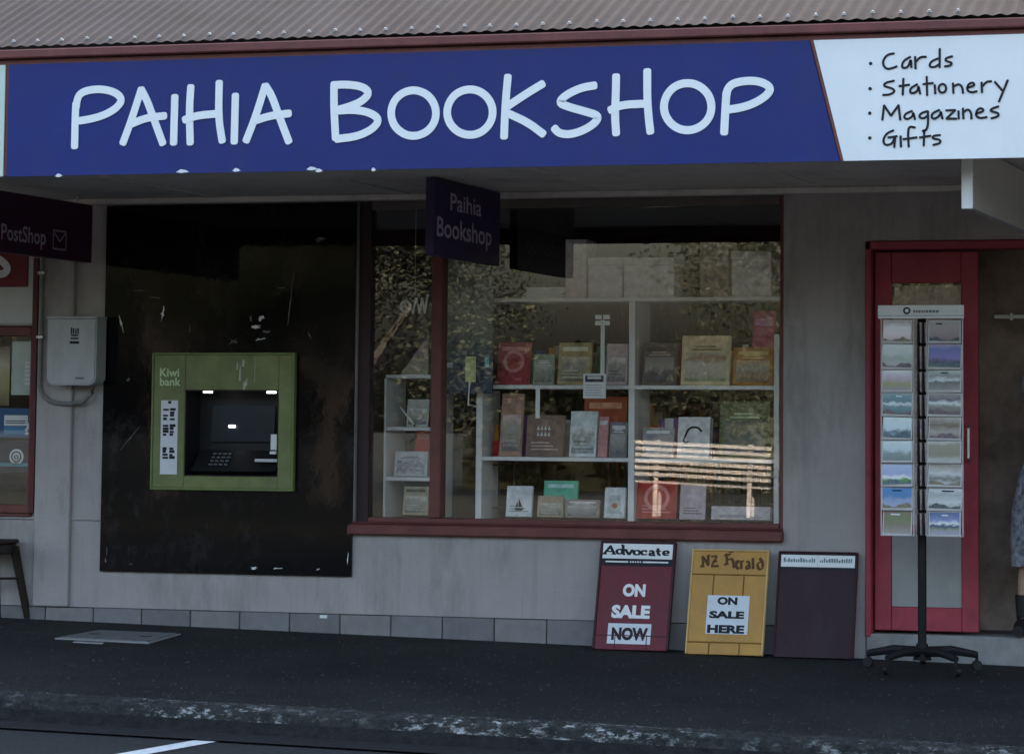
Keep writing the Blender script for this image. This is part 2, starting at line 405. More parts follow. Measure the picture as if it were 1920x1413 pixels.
# shop interior shell
struct(MB().box(-6.8, 6.8, .2, 5.8, -.1, .12).build('shop_floor', FLOORI))
MB().box(-6.8, 6.8, .2, 5.8, 2.56, 2.6).build('ceiling', CEIL, bd)
MB().box(-.99, -.95, .2, 5.8, .12, 2.56).build('partition', WOODD, bd)
MB().box(-.95, 6.8, 4.3, 4.35, .12, 2.56).build('inner_wall', WOODD, bd)

# display window
dw = MB()
wx0, wx1, wz0, wz1 = -.945, 1.575, .665, 2.51
dw.box(1.548, wx1, .03, .11, wz0, wz1, .004)
dw.box(-.871, 1.547, .03, .11, wz0, .70, .004)
win = dw.build('display_window', TRIM, bd)
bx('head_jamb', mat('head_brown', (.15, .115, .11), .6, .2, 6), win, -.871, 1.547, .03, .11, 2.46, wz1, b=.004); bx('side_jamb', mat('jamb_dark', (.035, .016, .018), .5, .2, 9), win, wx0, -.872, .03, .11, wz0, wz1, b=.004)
bx('mullion', TRIM, win, -.497, -.430, .02, .115, .701, 2.459, b=.006)
bx('sill', TRIM, win, wx0 - .02, wx1 + .005, -.045, .10, .602, .662, b=.008)
bx('sill_nosing', TRIM_DK, win, wx0 - .015, wx1, -.02, .025, .6635, .676, b=.003)
MB().box(-.871, -.498, .066, .072, .701, 2.459).build('pane', GLASS, win)
MB().box(-.429, 1.547, .066, .072, .701, 2.459).build('pane', GLASS, win)

# neighbouring window at the left
lw_ = MB(); lw_.box(-7, -2.99, .02, .1, .69, .74, .004).box(-3.03, -2.985, .02, .1, .741, 1.79, .004).box(-7, -3.031, .02, .1, 1.74, 1.795, .004).box(-4.6, -4.55, .03, .1, .741, 1.739, .004)
lw_ = lw_.build('side_window', TRIM, bd)
MB().box(-4.549, -3.031, .06, .066, .741, 1.739).build('pane', GLASS, lw_)
MB().box(-7, -4.601, .06, .066, .741, 1.739).build('pane', GLASS, lw_)
bx('drip_sill', TRIM, lw_, -7, -2.985, -.02, .05, .672, .688, b=.004)
bx('frame_edge', TRIM_DK, bd, -2.998, -2.962, -.03, .0, .69, 2.2, b=.003)
PANELW = mat('pale_panel', (.52, .53, .51), .55, .05, 4, grime=.2)
bx('upper_panel', PANELW, bd, -7, -3.0, -.016, -.001, 1.81, SZ - .04, b=.004)

# door: jambs, fixed leaf with glass above and grey panel below, doorstep
dr = MB().box(2.037, 2.068, -.02, .18, .10, 2.245, .005).box(2.037, 3.745, -.02, .18, 2.2, 2.246, .005).box(3.71, 3.745, -.02, .18, .10, 2.199, .005)
dr = dr.build('door_frame', DOORRED, bd)
lf = MB(); X0, X1 = 2.075, 2.646
lf.box(X0, X0 + .092, .05, .095, .135, 2.19, .004).box(X1 - .092, X1, .05, .095, .135, 2.19, .004)
lf.box(X0 + .093, X1 - .093, .051, .094, .135, .262, .004).box(X0 + .093, X1 - .093, .051, .094, 2.02, 2.19, .004).box(X0 + .093, X1 - .093, .051, .094, .655, .70, .004)
lf = lf.build('door_leaf', DOORRED, bd)
bx('kick_panel', mat('door_panel_grey', (.30, .30, .29), .5, .1, 5, grime=.3), lf, X0 + .093, X1 - .093, .062, .082, .263, .654, b=.002)
MB().box(X0 + .093, X1 - .093, .07, .075, .701, 2.019).build('pane', GLASS, lf)
MB().box(X0 + .10, X1 - .10, .110, .116, .71, 2.01).build('door_haze_panel', mat('door_haze', (.46, .39, .35), .9, .15, 4), lf)  # added brown sheet, coloured as the haze reflected in the door glass
MB().tube([(X1 - .045, .03, 1.05), (X1 - .045, .005, 1.07), (X1 - .045, .005, 1.23), (X1 - .045, .03, 1.25)], .008).build('handle', CHROME, lf)
op = MB(); op.box(3.66, 3.70, .22, .80, .135, 2.19, .004)
op.build('open_door_leaf', DOORRED, bd)
stp = MB().box(2.037, 3.748, -.014, .2, -.12, .118, .012).build('doorstep', CONC, bd)

# ---------------------------------------------------------------- fascia sign
SY = -2.80
sg = thing('fascia_sign', 'long blue shop fascia sign with white hand-drawn letters on the verandah edge', 'sign', (.4, SY, 2.43))
MB().prism([(-1.715, SY, 2.437), (2.495, SY, 2.437), (2.352, SY, 2.994), (-1.715, SY, 2.994)], (0, .009, 0)).build('blue_board', BLUE, sg)
MB().prism([(2.514, SY, 2.437), (6.2, SY, 2.437), (6.2, SY, 2.994), (2.372, SY, 2.994)], (0, .009, 0)).build('white_board', WHITE, sg)
EDGE = mat('white_letter', (.82, .84, .84), .5, .03)
LETTERS = [[[(-1.344,2.577),(-1.344,2.704),(-1.342,2.79)],[(-1.34,2.77),(-1.335,2.813),(-1.318,2.841),(-1.271,2.857),(-1.199,2.859),(-1.134,2.843),(-1.096,2.813),(-1.101,2.784),(-1.139,2.752),(-1.196,2.727),(-1.261,2.712),(-1.318,2.705)]],[[(-1.084,2.59),(-1.042,2.697),(-0.991,2.852)],[(-0.991,2.852),(-0.962,2.804),(-0.928,2.724),(-0.87,2.584)],[(-1.045,2.681),(-0.96,2.712),(-0.862,2.719)]],[[(-0.811,2.813),(-0.813,2.584)]],[[(-0.727,2.859),(-0.733,2.743),(-0.725,2.583)],[(-0.577,2.876),(-0.578,2.706),(-0.556,2.589)],[(-0.757,2.697),(-0.691,2.717),(-0.586,2.723)]],[[(-0.491,2.811),(-0.493,2.583)]],[[(-0.431,2.588),(-0.382,2.708),(-0.336,2.853)],[(-0.334,2.853),(-0.3,2.804),(-0.264,2.712),(-0.208,2.579)],[(-0.39,2.683),(-0.312,2.706),(-0.207,2.716)]],[[(0.021,2.844),(0.022,2.744),(0.033,2.59)],[(0.015,2.847),(0.085,2.849),(0.167,2.837),(0.205,2.805),(0.168,2.766),(0.101,2.741),(0.032,2.725)],[(0.039,2.723),(0.121,2.726),(0.203,2.713),(0.258,2.677),(0.225,2.631),(0.144,2.597),(0.038,2.587)]],[[(0.543,2.7),(0.538,2.666),(0.522,2.636),(0.497,2.613),(0.465,2.598),(0.43,2.593),(0.394,2.599),(0.362,2.616),(0.336,2.64),(0.32,2.671),(0.314,2.705),(0.319,2.739),(0.335,2.77),(0.36,2.793),(0.392,2.808),(0.427,2.813),(0.463,2.806),(0.495,2.79),(0.52,2.765),(0.537,2.734),(0.543,2.7)]],[[(0.827,2.698),(0.822,2.665),(0.806,2.635),(0.781,2.611),(0.749,2.596),(0.714,2.592),(0.678,2.598),(0.646,2.614),(0.62,2.639),(0.603,2.669),(0.597,2.703),(0.603,2.737),(0.619,2.767),(0.644,2.791),(0.676,2.805),(0.711,2.81),(0.747,2.804),(0.779,2.787),(0.804,2.763),(0.821,2.732),(0.827,2.698)]],[[(0.9,2.866),(0.888,2.724),(0.884,2.579)],[(1.073,2.826),(0.987,2.778),(0.905,2.727)],[(0.898,2.693),(1.001,2.646),(1.078,2.589)]],[[(1.329,2.812),(1.262,2.803),(1.191,2.773),(1.15,2.736),(1.198,2.715),(1.289,2.689),(1.349,2.67),(1.335,2.638),(1.277,2.602),(1.205,2.583),(1.153,2.592),(1.132,2.616)]],[[(1.432,2.854),(1.431,2.755),(1.427,2.68),(1.434,2.583)],[(1.583,2.874),(1.584,2.739),(1.591,2.657),(1.6,2.587)],[(1.405,2.694),(1.458,2.718),(1.577,2.72)]],[[(1.893,2.699),(1.888,2.665),(1.872,2.635),(1.846,2.611),(1.814,2.596),(1.779,2.591),(1.743,2.597),(1.711,2.614),(1.686,2.639),(1.669,2.67),(1.663,2.704),(1.669,2.738),(1.685,2.769),(1.71,2.793),(1.742,2.808),(1.778,2.812),(1.813,2.806),(1.845,2.789),(1.871,2.764),(1.887,2.733),(1.893,2.699)]],[[(1.953,2.576),(1.959,2.698),(1.963,2.76)],[(1.963,2.748),(1.968,2.779),(1.995,2.806),(2.065,2.816),(2.128,2.809),(2.174,2.781),(2.16,2.749),(2.11,2.716),(2.047,2.693),(1.971,2.683)]]]
for L in LETTERS:
    mb = MB()
    for i, s in enumerate(L): mb.ribbon(s, .0375, SY - .006 - i * .0006, .005)
    mb.build('letter', EDGE, sg)
WORDS = [[[(2.747,2.922),(2.717,2.918),(2.697,2.894),(2.697,2.868),(2.715,2.85),(2.744,2.856),(2.76,2.863)],[(2.822,2.904),(2.793,2.889),(2.782,2.865),(2.79,2.852),(2.814,2.859),(2.825,2.899),(2.827,2.856)],[(2.844,2.904),(2.846,2.85)],[(2.846,2.879),(2.868,2.903),(2.894,2.902)],[(2.948,2.893),(2.916,2.88),(2.908,2.857),(2.932,2.853),(2.953,2.866)],[(2.957,2.937),(2.956,2.853)],[(3.014,2.901),(2.985,2.894),(2.982,2.881),(3.014,2.872),(3.006,2.859),(2.98,2.856)]],[[(2.747,2.797),(2.707,2.79),(2.698,2.774),(2.739,2.763),(2.752,2.749),(2.728,2.734),(2.696,2.734)],[(2.79,2.806),(2.787,2.732)],[(2.771,2.772),(2.817,2.777)],[(2.854,2.778),(2.825,2.763),(2.819,2.745),(2.833,2.736),(2.857,2.749),(2.859,2.775),(2.867,2.735)],[(2.897,2.812),(2.899,2.727)],[(2.881,2.778),(2.926,2.782)],[(2.934,2.773),(2.936,2.734)],[(2.986,2.756),(2.984,2.746),(2.978,2.739),(2.969,2.737),(2.96,2.739),(2.954,2.747),(2.951,2.757),(2.954,2.767),(2.96,2.774),(2.969,2.777),(2.978,2.774),(2.984,2.766),(2.986,2.756)],[(3.017,2.779),(3.019,2.734)],[(3.019,2.763),(3.043,2.776),(3.059,2.762),(3.063,2.733)],[(3.083,2.756),(3.117,2.766),(3.107,2.782),(3.086,2.772),(3.08,2.746),(3.099,2.734),(3.125,2.74)],[(3.147,2.779),(3.149,2.734)],[(3.149,2.76),(3.17,2.783),(3.191,2.783)],[(3.207,2.78),(3.239,2.742)],[(3.265,2.786),(3.247,2.742),(3.225,2.69)]],[[(2.693,2.62),(2.701,2.686)],[(2.701,2.686),(2.733,2.638)],[(2.733,2.638),(2.768,2.685)],[(2.768,2.685),(2.776,2.618)],[(2.83,2.657),(2.8,2.647),(2.792,2.628),(2.808,2.619),(2.833,2.633),(2.835,2.654),(2.843,2.619)],[(2.899,2.655),(2.867,2.645),(2.862,2.627),(2.883,2.621),(2.902,2.636)],[(2.902,2.655),(2.904,2.602),(2.897,2.57),(2.878,2.565)],[(2.955,2.659),(2.923,2.646),(2.918,2.625),(2.934,2.618),(2.958,2.635),(2.961,2.656),(2.969,2.619)],[(2.985,2.656),(3.027,2.657)],[(3.027,2.657),(2.987,2.619)],[(2.987,2.619),(3.032,2.618)],[(3.042,2.652),(3.043,2.617)],[(3.062,2.664),(3.064,2.617)],[(3.064,2.646),(3.085,2.661),(3.099,2.645),(3.101,2.616)],[(3.122,2.639),(3.159,2.649),(3.146,2.665),(3.125,2.655),(3.12,2.629),(3.138,2.617),(3.17,2.622)],[(3.223,2.669),(3.191,2.659),(3.186,2.648),(3.223,2.64),(3.223,2.624),(3.191,2.616)]],[[(2.744,2.571),(2.712,2.558),(2.695,2.527),(2.706,2.503),(2.739,2.51),(2.749,2.539)],[(2.72,2.539),(2.76,2.544)],[(2.752,2.539),(2.748,2.494)],[(2.777,2.544),(2.779,2.496)],[(2.843,2.582),(2.816,2.588),(2.811,2.561),(2.814,2.495)],[(2.79,2.53),(2.851,2.537)],[(2.886,2.57),(2.883,2.499)],[(2.865,2.536),(2.915,2.543)],[(2.958,2.545),(2.926,2.543),(2.923,2.53),(2.96,2.524),(2.958,2.508),(2.926,2.501)]]]
for L in WORDS:
    mb = MB()
    for i, s in enumerate(L): mb.ribbon(s, .0105, SY - .003 - (i % 4) * .0005, .002)
    mb.build('lettering', INK, sg)
for (x, z) in [(2.639,2.879),(2.636,2.764),(2.635,2.652),(2.635,2.539)]:
    MB().disc(x, z, .008, SY - .003, .002).build('bullet', INK, sg)
MB().prism([(2.500, SY + .001, 2.437), (2.512, SY + .001, 2.437), (2.370, SY + .001, 2.994), (2.357, SY + .001, 2.994)], (0, .009, 0)).build('divider', TRIM, sg)
# paint flaked off along the lower edge
for (x, z, a) in [(-1.428,2.438,0.02),(-0.764,2.447,0.035),(-0.48,2.448,0.022),(-0.087,2.448,0.03),(-0.051,2.438,0.02),(0.228,2.438,0.012)]:
    MB().prism([(x - a, SY - .0015, z - .004), (x - a * .2, SY - .0015, z - .009), (x + a, SY - .0015, z - .004), (x + a * .4, SY - .0015, z + .006), (x - a * .3, SY - .0015, z + .010)], (0, .001, 0)).build('paint_chip', WHITEP, sg)
ns = thing('fascia_sign', 'pale green-white end of the neighbouring fascia sign at the far left', 'sign', (-3, SY, 2.43))
bx('board', mat('pale_green_board', (.55, .66, .58), .5, .05), ns, -6, -1.735, SY, SY + .009, 2.437, 2.994, b=.002)

# ---------------------------------------------------------------- signs hung under the verandah
def hang(name, label, x, ya, yb, zlo, zhi, m, th=.05):
    t = thing(name, label, 'sign', (x, (ya + yb) / 2, zlo))
    bx('board', m, t, x - th / 2, x + th / 2, ya, yb, zlo, zhi, b=.004)
    for y in (ya + .15, yb - .15): MB().tube([(x, y, zhi - .01), (x, y, SZ + .01)], .006).build('hanger', CHROME, t)
    return t
def side_text(t, txt, x, y0, y1, z0, z1, m, bold=.0):
    """lettering on a board's +X face, reading from -Y to +Y"""
    mb = MB().text(txt, y0, y1, z0, z1, 0, bold=bold)
    mb.v = [(x, a, c) for a, _, c in mb.v]
    return mb.build('lettering', m, t)
PURP = mat('dark_violet_sign', (.030, .018, .065), .45, .12, 4)
POSTM = mat('dark_plum_sign', (.050, .014, .040), .45, .12, 4)
PALEV = mat('pale_violet_ink', (.42, .38, .48), .6, .1)
h1 = hang('hanging_sign', 'dark violet two-line sign hung crosswise under the verandah before the display window', -.075, -1.18, -.09, 2.125, 2.54, PURP)
side_text(h1, 'Bookshop', -.0485, -1.14, -.24, 2.195, 2.335, PALEV, .012)
side_text(h1, 'Paihia', -.0485, -.93, -.42, 2.38, 2.475, PALEV, .008)
h2 = hang('hanging_sign', 'dark plum sign with envelope icon hung crosswise at the left end', -2.61, -2.1, -.09, 2.165, 2.505, POSTM)
side_text(h2, 'PostShop', -2.584, -1.21, -.68, 2.205, 2.325, PALEV, .01)
mb = MB()
for p in (((-.59, 2.22), (-.59, 2.325)), ((-.59, 2.325), (-.43, 2.325)), ((-.43, 2.325), (-.43, 2.22)), ((-.43, 2.22), (-.59, 2.22)), ((-.59, 2.32), (-.51, 2.265)), ((-.51, 2.265), (-.43, 2.32))):
    mb.ribbon(p, .010, 0, .001)
mb.v = [(-2.583, a, c) for a, _, c in mb.v]
mb.build('envelope_icon', PALEV, h2)
LBOX = mat('sign_box_grey', (.46, .46, .45), .5, .06, 5, grime=.2)
h3 = hang('hanging_sign', 'pale box sign hung crosswise under the verandah above the shop door', 3.03, -2.5, -.3, 2.235, 2.535, LBOX, .05)
bx('end_cap', WHITE, h3, 3.004, 3.056, -2.516, -2.501, 2.232, 2.537, b=.003)

# red sign with a white S on the panel at the left
s_ = thing('wall_sign', 'dark red square sign with a white curved letter, top left', 'sign', (-3.3, -.02, 2.02))
bx('board', mat('dark_red_sign', (.17, .02, .028), .5, .12, 5), s_, -3.62, -3.035, -.026, -.0165, 2.03, 2.32, b=.002)
MB().ribbon([(-3.195,2.309),(-3.251,2.291),(-3.278,2.259),(-3.249,2.208),(-3.192,2.176),(-3.163,2.138),(-3.19,2.106),(-3.253,2.107)], .045, -.030, .003).build('letter', WHITEP, s_)

# ---------------------------------------------------------------- electricity box and cable on the pilaster
eb = thing('meter_box', 'grey electricity meter box with rounded lower corners on the pilaster', 'meter box', (-2.75, -.04, 1.33))
ex0, ex1, ez0, ez1 = (-2.825,-2.508,1.445,1.832)
def round_box(x0, x1, z0, z1, r, y0, y1):
    pts = [(x0, z1), (x0, z0 + r)] + [(x0 + r - r * math.cos(a), z0 + r - r * math.sin(a)) for a in (R(22), R(45), R(68))] + [(x0 + r, z0), (x1 - r, z0)] + [(x1 - r + r * math.sin(a), z0 + r - r * math.cos(a)) for a in (R(22), R(45), R(68))] + [(x1, z0 + r), (x1, z1)]
    return MB().prism([(a, y0, c) for a, c in pts], (0, y1 - y0, 0))
round_box(ex0, ex1, ez0, ez1, .05, -.16, -.036).build('case', METERM, eb)
round_box(ex0 + .008, ex1 - .008, ez0 + .008, ez1 - .012, .045, -.168, -.1605).build('cover', METERM, eb)
bx('hood', METERM, eb, ex0 - .006, ex1 + .006, -.175, -.036, ez1 + .001, ez1 + .016, b=.004)
xm = (ex0 + ex1) / 2 + .02
for z, w_ in ((ez1 - .10, .045), (ez1 - .118, .05), (ez1 - .145, .06)): MB().box(xm - w_ / 2, xm + w_ / 2, -.1705, -.1685, z, z + .009 + (.006 if w_ > .055 else 0)).build('print', INK, eb)
for dx in (-.025, -.012, .004, .018): MB().box(xm + dx, xm + dx + .008, -.1705, -.1685, ez1 - .088, ez1 - .058 + abs(dx) * .3).build('print', INK, eb)
MB().box(xm + .01, xm + .065, -.1705, -.1685, ez0 + .035, ez0 + .048).build('label_plate', PIPE, eb)
cd = thing('conduit', 'thin grey cable conduit looping under the meter box on the pilaster', 'conduit', (-2.9, -.05, 1.3))
MB().tube([(-2.925, -.055, 2.52), (-2.925, -.055, 1.55), (-2.925, -.055, 1.44), (-2.90, -.055, 1.38), (-2.84, -.055, 1.345), (-2.74, -.055, 1.335), (-2.64, -.055, 1.35), (-2.585, -.055, 1.40), (-2.57, -.03, 1.48), (-2.57, -.02, 1.80)], .013).build('pipe', PIPE, cd)
for z in (2.1, 1.72): MB().box(-2.948, -2.902, -.072, -.0355, z, z + .02, b=.004).build('clip', CHROME, cd)

# ---------------------------------------------------------------- cash machine on its black panel
at = thing('cash_machine', 'cash machine with olive green surround set in a tall scuffed black panel with painted reflections', 'cash machine', (-1.74, 0, .36))
px0, px1, pz0, pz1 = -2.528, -.950, .362, 2.505
gx0, gx1, gz0, gz1 = (-2.187,-1.313,0.854,1.626)
ox0, ox1, oz0, oz1 = (-1.988,-1.399,0.923,1.422)
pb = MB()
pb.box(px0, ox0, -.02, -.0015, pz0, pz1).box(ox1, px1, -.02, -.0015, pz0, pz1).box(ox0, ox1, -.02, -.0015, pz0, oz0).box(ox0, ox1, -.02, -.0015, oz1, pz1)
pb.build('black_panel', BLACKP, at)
su = MB()
su.box(gx0, ox0, -.055, -.021, gz0, gz1, .004).box(ox1, gx1, -.055, -.021, gz0, gz1, .004).box(ox0 + .0005, ox1 - .0005, -.054, -.021, gz0, oz0, .003).box(ox0 + .0005, ox1 - .0005, -.054, -.021, oz1, gz1, .003)
sr = su.build('surround', GREEN, at)
for a in ((gx0 - .012, gx0, gz0 - .012, gz1 + .012), (gx1, gx1 + .012, gz0 - .012, gz1 + .012), (gx0, gx1, gz0 - .012, gz0), (gx0, gx1, gz1, gz1 + .012)):
    MB().box(a[0], a[1], -.060, -.021, a[2], a[3], .003).build('rim', GREENL, sr)
rc = MB()
rc.box(ox0, ox1, .15, .16, oz0, oz1).box(ox0, ox0 + .006, -.048, .15, oz0, oz1).box(ox1 - .006, ox1, -.048, .15, oz0, oz1).box(ox0 + .006, ox1 - .006, -.048, .15, oz0, oz0 + .006).box(ox0 + .006, ox1 - .006, -.048, .15, oz1 - .006, oz1)
rc = rc.build('recess', BLACK, at)
SCREEN = mat('dark_screen', (.005, .006, .012), .12, .2, 6, spec=.12)
o = MB().prism([(ox0 + .09, .12, oz0 + .20), (ox1 - .10, .12, oz0 + .20), (ox1 - .10, .14, oz1 - .09), (ox0 + .09, .14, oz1 - .09)], (0, .008, 0)).build('screen', SCREEN, rc)
MB().prism([(ox0 + .03, -.02, oz0 + .03), (ox1 - .03, -.02, oz0 + .03), (ox1 - .03, .10, oz0 + .15), (ox0 + .03, .10, oz0 + .15)], (0, .01, -.006)).build('shelf', BLACK, rc)
KEY = mat('steel_key', (.10, .10, .11), .4, .2, 30, metal=.5)
for i in range(4):
    for j in range(4):
        u = ox0 + .13 + i * .032; t_ = .25 + j * .17; y = -.02 + .12 * t_; z = oz0 + .03 + .12 * t_
        MB().box(u, u + .024, y - .007, y + .012, z + .002, z + .014, .002).build('key', KEY, rc)
for xa in [-1.85,-1.451]:
    MB().box(xa - .026, xa + .026, -.046, -.03, oz1 - .018, oz1 - .007).build('lamp', mat('lit_lamp', (1, 1, .95), .5, 0, emit=.9), rc)
bx('cash_slot', mat('slot_steel', (.55, .56, .58), .35, .1, 20), rc, ox1 - .155, ox1 - .008, -.03, .02, oz0 + .085, oz0 + .103)
bx('card_label', WHITEP, rc, ox1 - .05, ox1 - .012, -.046, -.03, oz0 + .155, oz0 + .245)
bx('card_slot', WHITEP, rc, ox1 - .055, ox1 - .014, -.046, -.03, oz0 + .13, oz0 + .148)
xs_, zs_ = (-1.759,1.212)
bx('status_light', mat('lit_slot', (.9, .9, 1), .5, 0, emit=.7), rc, xs_ - .02, xs_ + .02, .10, .118, zs_ - .008, zs_ + .008)
ax0, ax1, az0, az1 = (-2.137,-2.029,0.931,1.361)
lp = bx('network_label', mat('label_white', (.66, .67, .74), .5, .05, 20), sr, ax0, ax1, -.0585, -.0555, az0, az1, b=.001)
random.seed(5)
for r_, zz in enumerate([.955, .86, .82, .78, .73, .64, .60, .56, .52, .33, .29, .25, .21]):
    for c_ in range(2):
        if random.random() < .85:
            w2 = (ax1 - ax0) * random.uniform(.2, .34); u = ax0 + (ax1 - ax0) * (.14 + c_ * .4)
            if zz > .9: u = ax0 + (ax1 - ax0) * .42; w2 = .02
            z = az0 + (az1 - az0) * zz
            MB().box(u, u + w2, -.0595, -.0583, z, z + .011 + .006 * random.random()).build('card_mark', INK, lp)
LIME = mat('pale_lime_ink', (.50, .62, .36), .6, .08)
tx0, tx1, tz0, tz1 = (-2.149,-2.026,1.498,1.548)
MB().text('Kiwi', tx0, tx1, tz0, tz1, -.0565, bold=.02).build('lettering', LIME, sr)
tx0, tx1, tz0, tz1 = (-2.148,-2.015,1.445,1.492)
MB().text('bank', tx0, tx1, tz0, tz1, -.0565, bold=.02).build('lettering', LIME, sr)
# weather streaks below the top edge and scuffs with painted reflections on the panel
STREAK = mat('streak_residue', (.42, .44, .36), .8, .3, 30)
for (x, y, l_, a) in [(-1.66,1.564,0.05,0.006),(-1.642,1.524,0.1,0.007),(-1.623,1.579,0.045,0.01),(-1.601,1.471,0.05,0.006),(-1.549,1.548,0.17,0.002),(-1.614,1.45,0.05,0.009)]:
    MB().prism([(x - a, -.0562, y - l_ * .5), (x + a * .6, -.0562, y - l_ * .5), (x + a, -.0562, y + l_ * .2), (x - a * .2, -.0562, y + l_ * .5), (x - a * .8, -.0562, y + l_ * .1)], (0, .0008, 0)).build('streak', STREAK, sr)
SCUFF_REFL = mat('scuff_refl', (.15, .15, .155), .8, .6, 60)
speckle(BLACKP, (.035, .036, .042), 7, .52, .80, 1.6, 1.1)  # pale smears painted in for reflections on the glossy panel
random.seed(3)
scuffs_refl = [(-2.155,1.876,0.018,0.06,0.2),(-2.418,1.805,0.012,0.075,-0.3),(-1.529,1.837,0.03,0.02,0.4),(-1.569,1.79,0.05,0.016,0.1),(-1.495,1.759,0.03,0.012,-0.2),(-1.537,1.716,0.05,0.01,0.3),(-1.596,1.828,0.012,0.03,0),(-1.98,1.776,0.006,0.03,0),(-2.312,2.003,0.06,0.008,-0.15),(-2.208,1.961,0.05,0.007,0.1),(-1.406,2.013,0.05,0.006,0.05),(-1.228,1.74,0.008,0.04,-0.4),(-2.352,1.136,0.008,0.1,0.9),(-2.369,1.479,0.02,0.02,0.2),(-2.49,0.425,0.006,0.02,0),(-2.484,0.487,0.003,0.05,0),(-2.329,0.407,0.012,0.006,0.1),(-1.55,0.4,0.03,0.012,0.1),(-1.404,0.4,0.045,0.01,-0.1),(-1.154,0.399,0.018,0.008,0),(-0.971,0.47,0.006,0.055,0.05),(-0.974,0.621,0.004,0.06,0),(-1.348,1.95,0.006,0.2,0.1),(-1.708,1.704,0.05,0.03,0.8),(-1.171,2.289,0.05,0.02,0.5)]
for i, (x, z, w_, h_, sl) in enumerate(scuffs_refl):
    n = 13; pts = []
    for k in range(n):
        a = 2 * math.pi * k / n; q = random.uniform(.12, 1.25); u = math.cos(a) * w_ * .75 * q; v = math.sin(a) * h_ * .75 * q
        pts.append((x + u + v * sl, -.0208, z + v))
    MB().prism(pts, (0, .0006, 0)).build('scuff_refl_mark', WHITEP if i in (0, 1, 2, 3, 5, 17, 18, 19, 20) else SCUFF_REFL, at)  # marks above the machine paint outdoor reflections; low ones are chipped edges

# ---------------------------------------------------------------- things in the side window
def poster(name, label, cat, rc_, y, m, th=.002, group=None):
    t = MB().box(rc_[0], rc_[1], y, y + th, rc_[2], rc_[3], 0).build(name, m); tag(t, label, cat, group); return t
p1 = poster('notice', 'pale grey-green printed notice in the side window at the left', 'notice', (-3.182,-3.013,1.39,1.709), .08, mat('notice_paper', (.50, .58, .54), .7, .12, 16))
random.seed(11)
nx0, nx1, nz0, nz1 = (-3.182,-3.013,1.39,1.709)
for i in range(6): MB().box(nx0 + .09, nx0 + .14, .0765, .0795, nz0 + .06 + i * .025, nz0 + .075 + i * .025).build('print', WHITEP, p1)
p2 = poster('poster', 'yellow-brown picture poster at the left edge of the side window', 'poster', (-3.472,-3.198,1.326,1.677), .085, picture_mat('poster_a', [(0, (.12, .10, .04)), (.4, (.35, .30, .12)), (.7, (.45, .42, .30)), (1, (.10, .07, .05))], 2))
p3 = poster('advert', 'blue advert card with white speech box and question mark in the side window', 'advert', (-3.393,-3.018,1.136,1.31), .08, mat('advert_blue', (.03, .10, .22), .5, .2, 8))
b3 = (-3.222,-3.067,1.161,1.269)
MB().box(b3[0], b3[1], .0765, .0795, b3[2] + .045, b3[3]).build('speech_box', WHITEP, p3)
for z in (.060, .072): MB().box(b3[0] + .01, b3[1] - .012, .0750, .0762, b3[2] + z, b3[2] + z + .005).build('print', INK, p3)
MB().box(b3[0], b3[1] - .02, .0765, .0795, b3[2] - .005, b3[2] + .040).build('band', mat('advert_cyan', (.06, .25, .45), .5, .1), p3)
q3 = (-3.087,-3.045,1.152,1.225)
MB().text('?', q3[0], q3[1], q3[2], q3[3], .0745, bold=.03).build('lettering', WHITEP, p3)
p4 = poster('notice', 'dark notice with a round white seal, below the blue advert', 'notice', (-3.388,-3.013,0.929,1.116), .08, mat('notice_dark', (.02, .018, .03), .5, .2, 8))
cx, cz = (-3.136,1.022)
MB().disc(cx, cz, .047, .077, .002, 20).build('seal', WHITEP, p4); MB().ring(cx, cz, .030, .008, .0755, .001).build('seal_ring', INK, p4)
for dx, dz in ((-.012, 0), (0, .008), (.012, 0), (-.006, -.012), (.008, -.012)): MB().box(cx + dx - .004, cx + dx + .004, .0753, .0763, cz + dz - .006, cz + dz + .006).build('seal_mark', INK, p4)
MB().box(-3.6, -3.035, .077, .0795, .945 + .02, .985).build('teal_band', mat('teal', (.10, .28, .32), .5, .1), p4)

# ---------------------------------------------------------------- display window: shelf units
BACK = .62
def unit(label, loc, ups, shelves, y0, y1):
    t = thing('shelf_unit', label, 'shelf', loc)
    for (x, za, zb, w_) in ups: bx('upright', SHELF, t, x - w_ / 2, x + w_ / 2, y0 - .004, y1, za, zb, b=.002)
    for (xa, xb, z) in shelves: bx('shelf', SHELF, t, xa, xb, y0, y1, z - .022, z, b=.002)
    return t
ZS = [1.961, 1.461, 1.049, .705]
XU = [-0.296,0.619,1.466]
unit('white display shelves with books behind the large window pane', (.5, .4, .68), [(XU[0], .69, ZS[1] - .03, .036), (XU[1], .69, ZS[0] - .023, .036), (XU[2], .69, 1.75, .03)],
     [(-.30, XU[2] + .014, ZS[0]), (XU[0] + .08, XU[2] - .016, ZS[1]), (XU[0] + .019, XU[1] - .019, ZS[2]), (XU[1] + .019, XU[2] - .016, ZS[2])], .30, BACK)
ZL = [1.52,1.216,0.926]
XL = [-0.876,-0.579]
unit('narrow white shelf unit with cards behind the small window pane', (-.7, .4, .68), [(XL[0], .69, ZL[0] - .023, .014), (XL[1], .69, ZL[0] - .023, .02)], [(XL[0], XL[1], ZL[0]), (XL[0] + .008, XL[1] - .011, ZL[1]), (XL[0] + .008, XL[1] - .011, ZL[2])], .30, BACK)
MB().box(-.945, 1.57, .201, .95, .12, .66).build('window_bench', WOODD, bd)

